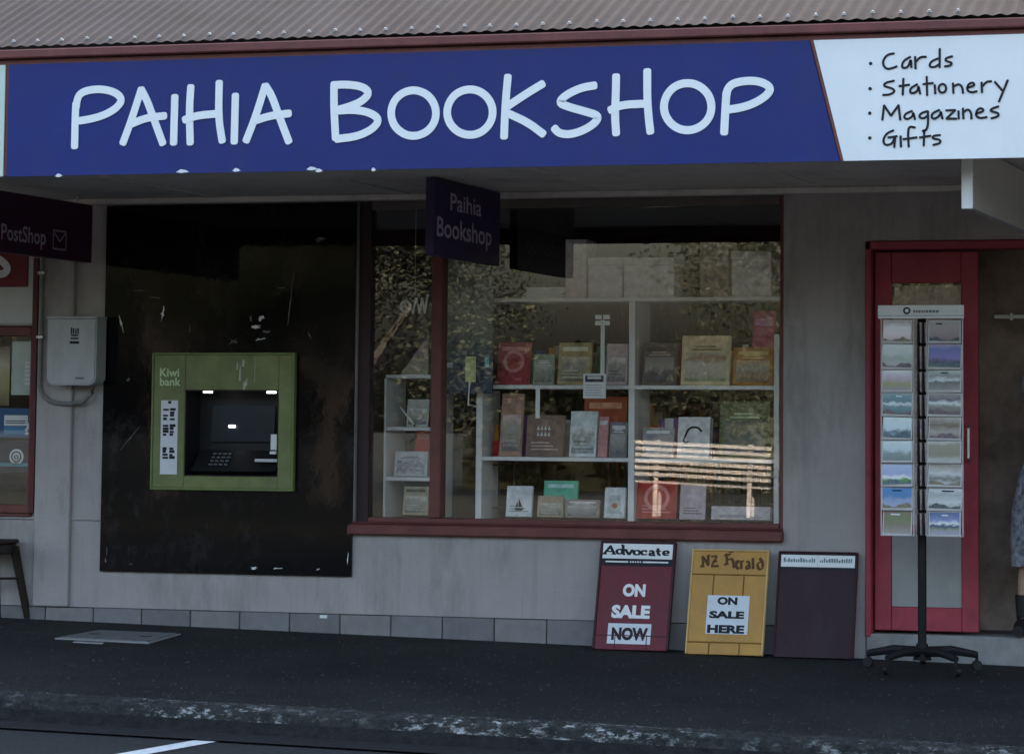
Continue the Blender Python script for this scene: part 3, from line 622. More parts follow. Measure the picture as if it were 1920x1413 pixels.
def cm(col, s=''): k_ = sum(col) / 3; c2 = tuple(max(.004, min(.82, (k_ + (c - k_) * 1.45) * 1.6)) for c in col); return mat('cover_%.2f_%.2f_%.2f%s' % (*col, s), c2, .5, .3, 22)
PAGE = mat('book_pages', (.62, .58, .50), .8, .1, 60)
def book(label, rc_, zb, col, kind='', name='book', cat='book', th=.022, y=.34, lean=9, pic=None, group='goods on the display shelves'):
    """a book or card standing face-out on a shelf, leaning back a little"""
    w_ = rc_[1] - rc_[0]; h = rc_[3] - rc_[2]
    t = thing(name, label, cat, ((rc_[0] + rc_[1]) / 2, y, zb + .001), group, (R(-lean), 0, 0))
    m = cm(col)
    MB().box(-w_ / 2, w_ / 2, -th / 2, -th / 2 + .003, 0, h, .001).box(-w_ / 2, w_ / 2, th / 2 - .003, th / 2, 0, h, .001).build('cover', m, t, local=True)
    MB().box(-w_ / 2 + .002, w_ / 2 - .003, -th / 2 + .0035, th / 2 - .0035, .002, h - .003).build('page_block', PAGE, t, local=True)
    f = -th / 2 - .0012
    if 'p' not in kind and 'c' not in kind and w_ > .08: kind += 'l'
    if 'p' in kind and 'l' not in kind: kind += 'a'
    lt = cm(tuple(min(.75, c * 2.2 + .12) for c in col)); dk = cm(tuple(c * .3 for c in col))
    if 'c' in kind:
        MB().ring(0, h * .55, w_ * .28, w_ * .09, f, .001).build('circle', lt, t, local=True)
    if 't' in kind:
        MB().box(-w_ * .38, w_ * .38, f, f + .001, h * .80, h * .90).build('title_band', lt, t, local=True)
    if 'd' in kind:
        MB().box(-w_ * .40, w_ * .36, f, f + .001, h * .80, h * .90).build('title_band', dk, t, local=True)
    if 'p' in kind:
        MB().box(-w_ * .42, w_ * .42, f, f + .001, h * .08, h * .66).build('picture', pic or picture_mat('pic_' + label[:24], [(0, tuple(c * .4 for c in col)), (.35, tuple(min(1, c * 1.3) for c in col)), (.6, (.3, .28, .22)), (1, tuple(min(.8, c * 2 + .1) for c in col))], len(label) * 1.7, warp=1.1), t, local=True)
    if 'a' in kind:
        for i in range(2): MB().box(-w_ * (.30 - .08 * i), w_ * (.30 - .1 * i), f, f + .001, h * (.70 + .06 * i), h * (.735 + .06 * i)).build('print', lt if sum(col) < .7 else dk, t, local=True)
    if 'l' in kind:
        for i in range(3): MB().box(-w_ * .36, w_ * (.36 - .12 * i), f, f + .001, h * (.16 + .08 * i), h * (.19 + .08 * i)).build('print', lt if sum(col) < .8 else dk, t, local=True)
    return t
Y3 = .34
book('dull red book with pale ring on its cover, left end of the upper shelf', (-0.205,-0.007,1.466,1.712), ZS[1], (.20, .05, .055), 'ct')
book('small grey-green book between the red ring book and the tan book', (0.016,0.139,1.467,1.645), ZS[1], (.20, .22, .18), 'p')
book('tan book with striped title, right of the small grey-green book', (0.164,0.363,1.467,1.712), ZS[1], (.26, .22, .14), 'tpl')
book('pale mauve book half hidden by the hanging placard', (0.452,0.58,1.468,1.706), ZS[1], (.34, .29, .30), 'pl')
book('dark brown book beside the middle upright on the upper shelf', (0.668,0.87,1.469,1.711), ZS[1], (.07, .055, .05), 'pd')
book('large cream and orange picture book on the upper shelf at the right', (0.898,1.183,1.463,1.747), ZS[1], (.42, .36, .26), 'p', pic=picture_mat('orange_scene', [(0, (.20, .24, .10)), (.3, (.55, .48, .36)), (.6, (.62, .56, .46)), (.8, (.36, .16, .05)), (1, (.5, .42, .3))], 4, warp=.6))
book('orange-brown book at the right end of the upper shelf', (1.202,1.431,1.464,1.681), ZS[1], (.24, .12, .05), 'pt')
book('tall pink book standing behind the orange-brown book', (1.277,1.408,1.466,1.896), ZS[1], (.30, .08, .13), 't', y=.46)
book('tan and pink book at the left end of the middle shelf', (-0.185,-0.052,1.046,1.411), ZS[2], (.25, .17, .14), 'pl')
b_ = book('wide brown book with two rows of small white capitals on the middle shelf', (-0.025,0.2,1.048,1.289), ZS[2], (.13, .095, .085), '')
for r_ in range(2):
    for i in range(4): MB().prism([(-.05 + i * .022, -.013, .155 - r_ * .035), (-.034 + i * .022, -.013, .155 - r_ * .035), (-.042 + i * .022, -.013, .18 - r_ * .035)], (0, .001, 0)).build('print', WHITEP, b_, local=True)
book('pale blue-white book in the centre of the middle shelf', (0.238,0.398,1.05,1.315), ZS[2], (.44, .48, .47), 'pl')
book('thin pinkish book right of the pale blue-white book', (0.408,0.465,1.051,1.285), ZS[2], (.34, .20, .20), 't')
book('dark grey book against the middle upright on the middle shelf', (0.475,0.579,1.052,1.255), ZS[2], (.13, .13, .14), 'pt')
book('rust-red book behind the pale blue-white book', (0.278,0.534,1.05,1.402), ZS[2], (.22, .07, .045), 't', y=.46)
book('grey low book on the middle shelf right of the middle upright', (0.671,0.854,1.054,1.227), ZS[2], (.22, .22, .23), 'tl')
b_ = book('white box with black figure on the middle shelf at the right', (0.873,1.061,1.056,1.288), ZS[2], (.72, .72, .70), '', 'gift_box', 'box', th=.06, y=.38)
MB().ribbon([(-.05, .12), (-.03, .17), (.02, .175), (.045, .15)], .012, -.033, .001).ribbon([(-.05, .12), (-.06, .10), (-.05, .08), (-.03, .09)], .008, -.0325, .001).build('figure', INK, b_, local=True)
book('dark leafy green picture book at the right end of the middle shelf', (1.122,1.407,1.059,1.386), ZS[2], (.06, .07, .035), 'p', pic=picture_mat('leafy', [(0, (.03, .035, .02)), (.4, (.12, .11, .05)), (.55, (.05, .06, .03)), (.75, (.22, .16, .05)), (1, (.04, .05, .03))], 7, warp=1.2))
b_ = book('pale blue book with small black sailing boat on the bottom shelf', (-0.141,0.014,0.701,0.878), ZS[3], (.50, .58, .56), '')
w1 = .02
MB().prism([(-.028, -.0125, .05), (.03, -.0125, .05), (.02, -.0125, .035), (-.018, -.0125, .035)], (0, .001, 0)).prism([(-.002, -.0125, .055), (.022, -.0125, .055), (-.002, -.0125, .105)], (0, .001, 0)).prism([(-.006, -.0125, .055), (-.022, -.0125, .055), (-.006, -.0125, .09)], (0, .001, 0)).build('boat', INK, b_, local=True)
book('tan book right of the sailing boat book on the bottom shelf', (0.049,0.203,0.704,0.826), ZS[3], (.24, .20, .15), 'pl')
book('mint green book behind the tan book on the bottom shelf', (0.043,0.249,0.701,0.909), ZS[3], (.13, .30, .22), 't', y=.46)
book('grey-brown wide book in the middle of the bottom shelf', (0.216,0.42,0.707,0.81), ZS[3], (.20, .16, .15), 'pt')
b_ = book('white framed card beside the middle upright on the bottom shelf', (0.449,0.572,0.71,0.885), ZS[3], (.52, .52, .52), '', 'framed_card', 'card')
MB().box(-.035, .035, -.0125, -.0115, .03, .13).build('mount', cm((.34, .36, .36)), b_, local=True); MB().disc(0, .07, .016, -.0135, .001).build('motif', cm((.22, .08, .05)), b_, local=True)
book('red book with pale ring on the bottom shelf under the bench reflection', (0.642,0.874,0.714,0.931), ZS[3], (.24, .05, .045), 'cl')
book('pinkish grey leaflet right of the red ring book on the bottom shelf', (0.893,1.043,0.717,0.912), ZS[3], (.36, .31, .33), 'l', 'leaflet', 'leaflet', th=.008)
book('low pale card row at the right end of the bottom shelf', (1.084,1.427,0.721,0.796), ZS[3], (.42, .38, .38), 'l', 'card_row', 'card', th=.05)
# spine-out books filling the back of the shelves
random.seed(31)
SPC = (('red', (.30, .06, .05)), ('navy', (.05, .10, .22)), ('mustard', (.36, .30, .16)), ('cream', (.55, .52, .45)), ('green', (.08, .16, .09)), ('brown', (.20, .16, .13)), ('orange', (.42, .18, .06)), ('violet', (.12, .07, .16)), ('grey', (.45, .44, .43)))
TEN = 'first second third fourth fifth sixth seventh eighth ninth tenth eleventh twelfth thirteenth fourteenth fifteenth sixteenth seventeenth eighteenth nineteenth twentieth'.split()
def spines(where, xa, xb, zb, zt, y):
    x, k = xa, 0
    while x < xb - .02 and k < 20:
        w_ = min(random.uniform(.026, .06), xb - x); h = min(zt - zb - .03, random.uniform(.14, .25)); nm, cc = SPC[random.randrange(len(SPC))]
        o = MB().box(x, x + w_ - .0015, y + random.uniform(-.012, .012), y + .09, zb + .001, zb + h, .002).build('book', cm(cc))
        tag(o, '%s book with spine out, %s from the left, back row of %s' % (nm, TEN[k], where), 'book', 'spine-out books in the back rows')
        x += w_ + (.04 if random.random() < .1 else 0); k += 1
spines('the upper left shelf', XU[0] + .10, XU[1] - .02, ZS[1], ZS[0], .52); spines('the upper right shelf', XU[1] + .02, XU[2] - .14, ZS[1], ZS[0], .52)
spines('the middle left shelf', XU[0] + .02, XU[1] - .02, ZS[2], ZS[1], .53); spines('the middle right shelf', XU[1] + .02, XU[2] - .02, ZS[2], ZS[1], .53)
# boxes on the top shelf
def carton(label, rc_, zb, col, y=.36, d=.2, lid=True):
    t = thing('storage_box', label, 'box', ((rc_[0] + rc_[1]) / 2, y + d / 2, zb), 'boxes on the top shelf')
    z1 = zb + (rc_[3] - rc_[2])
    bx('body', cm(col), t, rc_[0], rc_[1], y, y + d, zb + .001, z1 - (.045 if lid else 0), b=.003)
    if lid: bx('lid', cm(tuple(min(.8, c * 1.25) for c in col)), t, rc_[0] - .004, rc_[1] + .004, y - .004, y + d + .004, z1 - .044, z1, b=.003)
    return t
carton('tall pale box standing on the top shelf', (0.198,0.323,1.97,2.309), ZS[0], (.45, .42, .42), lid=False)
carton('grey-white lidded box on the top shelf, left of two', (0.337,0.538,1.969,2.203), ZS[0], (.58, .60, .58))
carton('grey-white lidded box on the top shelf, right of two', (0.551,0.849,1.968,2.2), ZS[0], (.56, .58, .55))
carton('brown box on the top shelf near the right end', (1.0,1.169,1.966,2.282), ZS[0], (.24, .21, .19), lid=False)
carton('whitish lidded box at the right end of the top shelf', (1.188,1.418,1.965,2.225), ZS[0], (.66, .65, .63))
t = thing('paper_stack', 'stack of white paper at the left of the top shelf', 'paper', (.1, .45, ZS[0]))
px_ = (-0.037,0.199,1.971,2.051)
for i in range(7):
    dx = random.uniform(-.012, .012); MB().box(px_[0] + dx, px_[1] + dx, .34 + dx, .55, ZS[0] + .001 + i * .009, ZS[0] + .0092 + i * .009).build('sheet', CARD_W, t)
# left unit goods
t = thing('folded_card', 'tan triangular tent card on top of the narrow shelf unit', 'card', (-.6, .4, ZL[0]), 'goods on the display shelves')
c_ = [(-0.804,0.36,1.527),(-0.635,0.36,1.527),(-0.638,0.36,1.757)]
MB().prism([(c_[0][0], .36, ZL[0] + .001), (c_[1][0], .36, ZL[0] + .001), (c_[2][0], .36, c_[2][2])], (0, .02, 0)).build('face', picture_mat('tent', [(0, (.36, .36, .24)), (.5, (.30, .24, .24)), (1, (.3, .2, .2))], 3), t)
book('grey printed card on the second board of the narrow unit', (-0.76,-0.624,1.223,1.384), ZL[1], (.30, .31, .30), 'pl', 'greeting_card', 'card', th=.006)
book('white patterned puzzle box on the third board of the narrow unit', (-0.825,-0.621,0.929,1.074), ZL[2], (.36, .38, .38), 'p', 'puzzle_box', 'box', th=.05, pic=picture_mat('puzzle', [(0, (.45, .48, .48)), (.4, (.08, .08, .09)), (.5, (.5, .52, .52)), (.7, (.12, .12, .13)), (1, (.5, .52, .52))], 9, warp=2.))
book('red book standing behind the puzzle box in the narrow unit', (-0.762,-0.666,0.927,1.198), ZL[2], (.33, .05, .05), 't', y=.48)
book('tan book with dark heading at the foot of the narrow unit', (-0.773,-0.618,0.692,0.858), ZS[3], (.30, .27, .20), 'dpl')
t = thing('paper_fan', 'white pleated paper ornament hanging in the small window pane', 'ornament', (-.6, .2, 1.9))
fx = [(-0.749,1.901),(-0.723,1.957),(-0.683,1.87),(-0.664,1.962),(-0.643,1.87),(-0.628,1.962),(-0.61,1.869),(-0.595,1.981)]
mb = MB()
for a, b in zip(fx, fx[1:]): mb.prism([(a[0], .2, a[1]), (b[0], .21, b[1]), (b[0] + .012, .21, b[1]), (a[0] + .012, .2, a[1])], (0, .002, 0))
mb.build('pleats', CARD_W, t); MB().tube([(fx[3][0], .2, fx[3][1]), (fx[3][0], .2, 2.5)], .0015, 5).build('thread', CARD_W, t)
MB().ring(fx[0][0] + .03, fx[0][1] + .01, .03, .012, .19, .003).build('loop', CARD_W, t)
# board, tag and placards hung inside the pane
tp = thing('display_board', 'tall grey-green and blue display board hung left in the large pane', 'board', (-.2, .2, 1.36))
ra = (-0.472,-0.186,1.408,2.182)
bx('board', picture_mat('board_print', [(0, (.03, .055, .10)), (.22, (.05, .085, .13)), (.45, (.08, .12, .11)), (.7, (.17, .20, .17)), (1, (.13, .15, .12))], 6, rough=.6, warp=.15), tp, ra[0], ra[1], .2, .212, ra[2], ra[3], b=.002)
MB().box(ra[0] + .008, ra[0] + .045, .197, .1995, ra[2] + .15, ra[2] + .18).build('sticker', cm((.35, .36, .42)), tp)
MB().box(ra[1] - .045, ra[1] - .022, .197, .1995, ra[2] + .15, ra[2] + .21).build('sticker', cm((.20, .36, .40)), tp)
for y_ in (.0,): MB().tube([(ra[0] + .05, .206, ra[3]), (ra[0] + .05, .206, 2.5)], .002, 5).tube([(ra[1] - .05, .206, ra[3]), (ra[1] - .05, .206, 2.5)], .002, 5).build('cord', PIPE, tp)
tg = thing('price_tag', 'yellow-green tag on a white stem before the display board', 'tag', (-.22, .15, 1.3))
rb = (-0.33,-0.266,1.475,1.621)
bx('card', mat('tag_yellow', (.56, .60, .30), .6, .1, 20), tg, rb[0], rb[1], .14, .143, rb[2], rb[3], b=.001)
MB().tube([((rb[0] + rb[1]) / 2 - .005, .142, rb[2]), ((rb[0] + rb[1]) / 2 - .012, .142, rb[2] - .13), ((rb[0] + rb[1]) / 2 - .012, .30, rb[2] - .14)], .006, 6).build('stem', CARD_W, tg)
pc = thing('placard', 'white notice placard hung on a pale strap inside the large pane', 'placard', (.55, .12, 1.37))
rb = (0.39,0.525,1.383,1.524)
bx('card', WHITE, pc, rb[0], rb[1], .1, .104, rb[2], rb[3], b=.002)
W_ = rb[1] - rb[0]; H_ = rb[3] - rb[2]
MB().box(rb[0] + W_ * .1, rb[1] - W_ * .1, .0975, .0995, rb[2] + H_ * .66, rb[3] - H_ * .08).build('header', mat('navy_print', (.02, .02, .06), .5, .1), pc)
for a, b in ((.78, .84), (.86, .9)): MB().box(rb[0] + W_ * .2, rb[1] - W_ * .2, .0955, .097, rb[2] + H_ * a, rb[2] + H_ * b).build('print', WHITE, pc)
for i in range(5): MB().box(rb[0] + W_ * .12, rb[1] - W_ * (.14 + .05 * (i % 3)), .0975, .0995, rb[2] + H_ * (.12 + .1 * i), rb[2] + H_ * (.15 + .1 * i)).build('print', cm((.25, .25, .28)), pc)
xs_, zs_ = (0.503,1.825)
bx('strap', CARD_W, pc, xs_ - .012, xs_ + .012, .102, .106, rb[3] - .01, zs_, b=.001)
for sx in (-1, 1):
    for sz in (-1, 1): MB().box(xs_ + sx * .024 - .020, xs_ + sx * .024 + .020, .094, .1, zs_ + sz * .017 - .013, zs_ + sz * .017 + .013, .004).build('suction_pad', WHITE, pc)
rb = (0.109,0.134,1.27,1.442)
t = MB().box(rb[0], rb[1], .1, .104, rb[2], rb[3], .001).build('hook_strip', WHITE); tag(t, 'thin white strip hanging below the upper shelf edge', 'strip')
# card stand in the dark gap beside the mullion
t = thing('card_stand', 'dark wire stand with red cards in the gap beside the mullion', 'stand', (-.25, .5, .68))
for x in (-.33, -.24, -.15): MB().tube([(x, .5, .68), (x, .5, 1.33)], .006, 6).build('rod', BLACK, t)
for z in (.75, 1.0): MB().tube([(-.34, .5, z), (-.14, .5, z)], .005, 6).build('rod', BLACK, t)
for i, (x, z) in enumerate(((-.36, 1.05), (-.27, 1.03))): MB().box(x, x + .08, .47, .476, z, z + .11, .001).build('card', cm((.26, .04, .05)), t); MB().box(x + .03, x + .05, .467, .4695, z + .01, z + .022).build('print', WHITE, t)
# tall dark shelving further inside
random.seed(21)
SP = [cm(c) for c in ((.16, .05, .04), (.06, .08, .14), (.20, .16, .10), (.28, .26, .22), (.05, .09, .06), (.12, .10, .09), (.30, .12, .05))]
bk = thing('bookcase', 'brown bookcase full of book spines deep inside the shop', 'bookcase', (1.0, 4.1, .12))
MB().box(-.6, 4.2, 4.24, 4.28, .12, 2.3).build('back', WOODD, bk)
BW = mat('bookcase_wood', (.15, .10, .07), .6, .2, 6)
for i in range(6): bx('shelf', BW, bk, -.6, 4.2, 4.0, 4.239, .3 + i * .38, .325 + i * .38)
for i in range(7): bx('upright', BW, bk, -.62 + i * .8, -.59 + i * .8, 3.99, 4.24, .12, 2.3)
spn = [MB() for _ in SP]
for i in range(5):
    x = -.57
    while x < 4.1:
        w_ = random.uniform(.018, .05); h = random.uniform(.2, .31)
        if random.random() < .9 and abs((x + .62) % .8) > .05: spn[random.randrange(len(SP))].box(x, x + w_ - .002, 4.03 + random.uniform(0, .03), 4.2, .326 + i * .38, .326 + i * .38 + h)
        x += w_
for m_, mb in zip(SP, spn):
    o = mb.build('book_spines', m_, bk); o['kind'] = 'stuff'
MB().box(2.35, 3.60, .52, .56, .12, 2.5).build('lobby_screen', mat('lobby_brown', (.28, .21, .17), .7, .5, 4, .2, 30), bd)
rl = MB().box(2.66, 3.58, .495, .5195, 1.84, 1.862, .003).build('rail', SHELF); tag(rl, 'pale horizontal rail on the brown screen inside the open doorway', 'rail')
for x in (2.75, 3.5): MB().box(x, x + .02, .488, .4945, 1.83, 1.872, .002).build('bracket', CHROME, rl)

# ---------------------------------------------------------------- newspaper boards leaning on the wall
def board(label, xc, w_, h, m, base=-.2, lean=15.5, rz=0):
    t = thing('newspaper_board', label, 'board', (xc, base, zg(xc, base) + .002), 'newspaper boards under the window', (R(-lean), 0, R(rz)))
    MB().box(-w_ / 2, w_ / 2, -.009, .009, .004, h, .002).build('panel', m, t, local=True)
    return t
def frame(t, m, w_, h, e=.012, z0=.004):
    for a in ((-w_ / 2 - e, -w_ / 2, z0, h + e), (w_ / 2, w_ / 2 + e, z0, h + e), (-w_ / 2, w_ / 2, h, h + e)):
        MB().box(a[0], a[1], -.016, .014, a[2], a[3], .003).build('frame_bar', m, t, local=True)
MAROON = mat('maroon_board', (.155, .022, .034), .5, .22, 6, .05, 30, grime=.25)
MAR_DK = mat('dark_maroon_edge', (.05, .012, .018), .5, .2, 6)
YEL = mat('ochre_board', (.50, .265, .065), .5, .15, 6, .05, 30, grime=.25)
YEL_ED = mat('ochre_edge', (.62, .42, .17), .5, .15, 8)
YEL_DK = mat('ochre_groove', (.20, .09, .015), .7, .2)
PLUM = mat('plum_board', (.028, .009, .016), .6, .25, 5, .05, 30, grime=.3)
PAPER = mat('poster_paper', (.66, .70, .74), .7, .06, 12)
BRN = mat('brown_ink', (.10, .045, .012), .6, .1)

AW, AH = .41, .60
b1 = board('maroon newspaper board with white masthead, left of the three', .765, AW, AH, MAROON)
frame(b1, MAR_DK, AW, AH)
def area(t, name, m, TL, TR, BL, w_, h, q): pass
hd = [[(-0.2087,0.6073),(0.2047,0.6043),(0.2005,0.5136),(-0.2024,0.5169)]][0]
MB().box(-AW / 2 + .004, AW / 2 - .004, -.0135, -.0095, hd[2][1] - .002, AH - .004, .001).build('masthead', WHITE, b1, local=True)
zz = hd[2][1] - .002
MB().box(-AW / 2, AW / 2, -.0125, -.0095, zz - .040, zz - .001).build('black_band', INK, b1, local=True)
for a, b in ((-.18, -.05), (.035, .18)): MB().box(a, b, -.0140, -.0128, zz - .022, zz - .014).build('rule', WHITE, b1, local=True)
for i in range(5): MB().box(-.04 + i * .014, -.031 + i * .014, -.0140, -.0128, zz - .022, zz - .014).build('print', WHITE, b1, local=True)
adv = [[(-0.187,0.536),(-0.1497,0.5821)],[(-0.1551,0.5829),(-0.1276,0.5377)],[(-0.1744,0.551),(-0.1393,0.5501)],[(-0.1938,0.5358),(-0.1703,0.536)],[(-0.1431,0.5362),(-0.117,0.536)],[(-0.0808,0.5507),(-0.0824,0.5443),(-0.088,0.5395),(-0.0962,0.5376),(-0.1047,0.539),(-0.1113,0.5435),(-0.1142,0.5498),(-0.1125,0.5562),(-0.1069,0.561),(-0.0987,0.5629),(-0.0902,0.5615),(-0.0836,0.557),(-0.0808,0.5507)],[(-0.0803,0.5879),(-0.0752,0.5362)],[(-0.0916,0.5862),(-0.0787,0.588)],[(-0.0787,0.5351),(-0.063,0.5346)],[(-0.064,0.561),(-0.0414,0.5332)],[(-0.0414,0.5332),(-0.0242,0.5602)],[(-0.0709,0.5618),(-0.0525,0.5613)],[(-0.0347,0.5603),(-0.0168,0.5599)],[(0.0195,0.5467),(0.0178,0.5403),(0.012,0.5355),(0.0035,0.5335),(-0.0052,0.535),(-0.012,0.5394),(-0.0149,0.5457),(-0.0132,0.5521),(-0.0074,0.557),(0.001,0.5589),(0.0098,0.5574),(0.0166,0.553),(0.0195,0.5467)],[(0.0607,0.5528),(0.0443,0.5601),(0.0298,0.5538),(0.0276,0.544),(0.0401,0.5336),(0.0623,0.5371)],[(0.0738,0.5531),(0.0836,0.5593),(0.0956,0.5547),(0.0993,0.5323)],[(0.0979,0.547),(0.0799,0.5435),(0.0765,0.5356),(0.0864,0.531),(0.099,0.5362)],[(0.0993,0.5323),(0.1099,0.5311)],[(0.122,0.5726),(0.1242,0.5399),(0.1385,0.5329)],[(0.11,0.5571),(0.1393,0.5564)],[(0.154,0.5456),(0.1869,0.5455),(0.1779,0.558),(0.1621,0.5586),(0.1528,0.5465),(0.1624,0.5341),(0.1873,0.5367)]]
mb = MB()
for i, s in enumerate(adv): mb.ribbon([(a - .006, c) for a, c in s], .0165, -.0150 - (i % 4) * .0004, .001, nib=(R(5), .38))
mb.build('lettering', INK, b1, local=True)
def words(t, lines, m, y, bold=.055):
    for txt, x0, x1, z0, z1 in lines: MB().text(txt, x0, x1, z0, z1, y, bold=bold).build('lettering', m, t, local=True)
def arect(L): 
    (x0, z1), (x1, z0) = L; return x0, x1, z0, z1
q = [[(-0.0679,0.3714),(0.0621,0.2992)],[(-0.1226,0.2524),(0.0976,0.1778)],[(-0.1349,0.1492),(0.1115,0.0362)],[(-0.1119,0.1278),(0.0965,0.0554)]]
words(b1, [('ON', *arect(q[0])), ('SALE', *arect(q[1]))], WHITE, -.0105)
x0, x1, z0, z1 = arect(q[2]); MB().box(x0, x1, -.0105, -.0093, z0, z1).build('paper', PAPER, b1, local=True)
words(b1, [('NOW', *arect(q[3]))], mat('maroon_ink', (.035, .012, .02), .6, .1), -.0120, .055)
MB().box(-AW / 2, AW / 2, -.0125, -.0095, .080, .085).build('holder_bar', MAR_DK, b1, local=True)
for x in (-.09, .09): MB().box(x - .002, x + .002, -.0135, -.0126, .008, .088).build('holder_wire', MAR_DK, b1, local=True)

HW, HH = .415, .575
b2 = board('ochre yellow newspaper board with blackletter heading, middle of the three', 1.298, HW, HH, YEL, base=-.215, rz=0)
frame(b2, YEL_ED, HW, HH, .010)
CT = [[(-0.1916,0.4475),(0.2204,0.4419)],[(-0.2153,0.0741),(0.2205,0.0667)],[(-0.1102,0.3289),(0.1259,0.1159)],[(-0.0542,0.3206),(0.0581,0.2769)],[(-0.0953,0.2429),(0.1016,0.2016)],[(-0.1009,0.1662),(0.1071,0.1203)],[(-0.0808,0.4408),(-0.0428,0.0074)],[(0.0979,0.436),(0.138,0.0076)]]
for q in (CT[0], CT[1]):
    z = (q[0][1] + q[1][1]) / 2
    MB().box(-HW / 2, HW / 2, -.0115, -.0093, z - .004, z + .004).build('batten', YEL_DK, b2, local=True)
for x in (-.085, .085):
    MB().box(x - .0035, x + .0035, -.0112, -.0093, .006, (CT[1][0][1] + CT[1][1][1]) / 2 - .005).build('wire', YEL_DK, b2, local=True)
    MB().box(x - .0035, x + .0035, -.0112, -.0093, CT[2][0][1], (CT[0][0][1] + CT[0][1][1]) / 2 - .005).build('wire', YEL_DK, b2, local=True)
x0, x1, z0, z1 = arect(CT[2]); MB().box(x0, x1, -.0130, -.0118, z0, z1).build('paper', PAPER, b2, local=True)
words(b2, [('ON', *arect(CT[3])), ('SALE', *arect(CT[4])), ('HERE', *arect(CT[5]))], INK, -.0138, .055)
her = [[(-0.1571,0.5462),(-0.1502,0.5129),(-0.155,0.4905)],[(-0.1606,0.5447),(-0.1369,0.5206),(-0.1199,0.495)],[(-0.126,0.5491),(-0.123,0.5136),(-0.1218,0.4929)],[(-0.1663,0.4877),(-0.1424,0.4904)],[(-0.1346,0.5469),(-0.1156,0.5504)],[(-0.1081,0.5437),(-0.0745,0.5486)],[(-0.0745,0.5486),(-0.1023,0.492)],[(-0.1046,0.4895),(-0.062,0.4931)],[(-0.0997,0.5163),(-0.0724,0.52)],[(-0.0238,0.5633),(-0.0171,0.5314),(-0.0192,0.4993)],[(-0.0354,0.5497),(0.0027,0.5606)],[(-0.0144,0.5266),(0.0081,0.5361),(0.0191,0.5177),(0.0246,0.4823)],[(-0.0323,0.4989),(-0.0058,0.5061)],[(0.0364,0.5221),(0.036,0.4885),(0.0528,0.4781)],[(0.0345,0.5201),(0.052,0.5235),(0.0377,0.5009)],[(0.0633,0.5248),(0.0665,0.4775)],[(0.064,0.5189),(0.079,0.5253)],[(0.0894,0.5167),(0.1065,0.5231),(0.1136,0.4789)],[(0.1088,0.5024),(0.093,0.4941),(0.0979,0.4784),(0.1109,0.4837)],[(0.1275,0.5415),(0.1335,0.4785)],[(0.1648,0.5406),(0.1844,0.5199),(0.1864,0.4839),(0.172,0.4766),(0.1589,0.4861),(0.1549,0.5126),(0.1774,0.5222)],[(-0.012,0.575),(0.0169,0.5749)]]
mb = MB()
for i, s in enumerate(her): mb.ribbon(s, .017, -.0105 - (i % 4) * .0004, .001, nib=(R(40), .35))
mb.build('lettering', BRN, b2, local=True)

TW, TH = .425, .575
b3_ = board('dark plum newspaper board with narrow white heading strip, nearest the door', 1.782, TW, TH, PLUM, base=-.16, lean=13)
frame(b3_, MAR_DK, TW, TH, .008)
MB().box(-TW / 2 + .008, TW / 2 - .006, -.0125, -.0095, TH - .078, TH - .012, .001).build('masthead', WHITE, b3_, local=True)
MB().box(-TW / 2, TW / 2, -.0115, -.0095, TH - .092, TH - .081).build('black_band', INK, b3_, local=True)
MB().box(.0, .002, -.0135, -.0127, TH - .076, TH - .014).build('rule', cm((.3, .3, .3)), b3_, local=True)
random.seed(2)
TEALI = mat('slate_ink', (.16, .22, .24), .6, .1)
for s0_ in (-.19, .012):
    x = s0_
    while x < s0_ + .175:
        w_ = random.uniform(.005, .012); MB().box(x, x + w_, -.0135, -.0127, TH - .052, TH - .040 + random.uniform(0, .012)).build('print', TEALI, b3_, local=True); x += w_ + .004

# ---------------------------------------------------------------- postcard rack
RX, RY = 2.43, -.44
GZ = zg(RX, RY)
rk = thing('postcard_rack', 'tall wheeled postcard spinner in front of the red door', 'postcard rack', (RX, RY, GZ))
RKM = mat('rack_dark_metal', (.010, .009, .010), .7, .2, 20)
WIRE = mat('rack_wire', (.55, .53, .53), .4, .1, 20)
MB().tube([(RX, RY, GZ + .10), (RX, RY, 1.86)], .023, 12).build('pole', RKM, rk)
MB().tube([(RX, RY, GZ + .055), (RX, RY, GZ + .14)], [.05, .03], 12).build('hub', RKM, rk)
for i in range(5):
    a = R(90 + 72 * i + 10); dx, dy = math.cos(a), math.sin(a)
    L_ = .30
    lg = MB().tube([(RX + dx * .03, RY + dy * .03, GZ + .10), (RX + dx * .16, RY + dy * .16, GZ + .105), (RX + dx * L_, RY + dy * L_, GZ + .08)], [.026, .024, .018], 8).build('leg', RKM, rk)
    wx_, wy_ = RX + dx * L_, RY + dy * L_; zf = zg(wx_, wy_)
    MB().tube([(wx_ - .014 * dy, wy_ + .014 * dx, zf + .027), (wx_ + .014 * dy, wy_ - .014 * dx, zf + .027)], .026, 14).build('castor', BLACK, lg)
    MB().tube([(wx_, wy_, GZ + .085), (wx_, wy_, zf + .035)], .009, 6).build('castor_stem', RKM, lg)
fy = RY - .115          # plane of the front pockets
hx0, hx1, hz0, hz1 = (2.218,2.675,1.803,1.873)
hdr = bx('header', WHITE, rk, hx0, hx1, fy - .008, fy + .004, hz0, hz1, b=.002)
MB().ring(hx0 + .155, (hz0 + hz1) / 2 + .006, .015, .009, fy - .0105, .002).build('logo', INK, hdr)
x = hx0 + .19; random.seed(4)
while x < hx1 - .04:
    w_ = random.uniform(.008, .016); MB().box(x, x + w_, fy - .0105, fy - .0085, hz0 + .03, hz0 + .044).build('print', cm((.12, .13, .13)) if x < hx0 + .32 else cm((.40, .44, .44)), hdr); x += w_ + .004
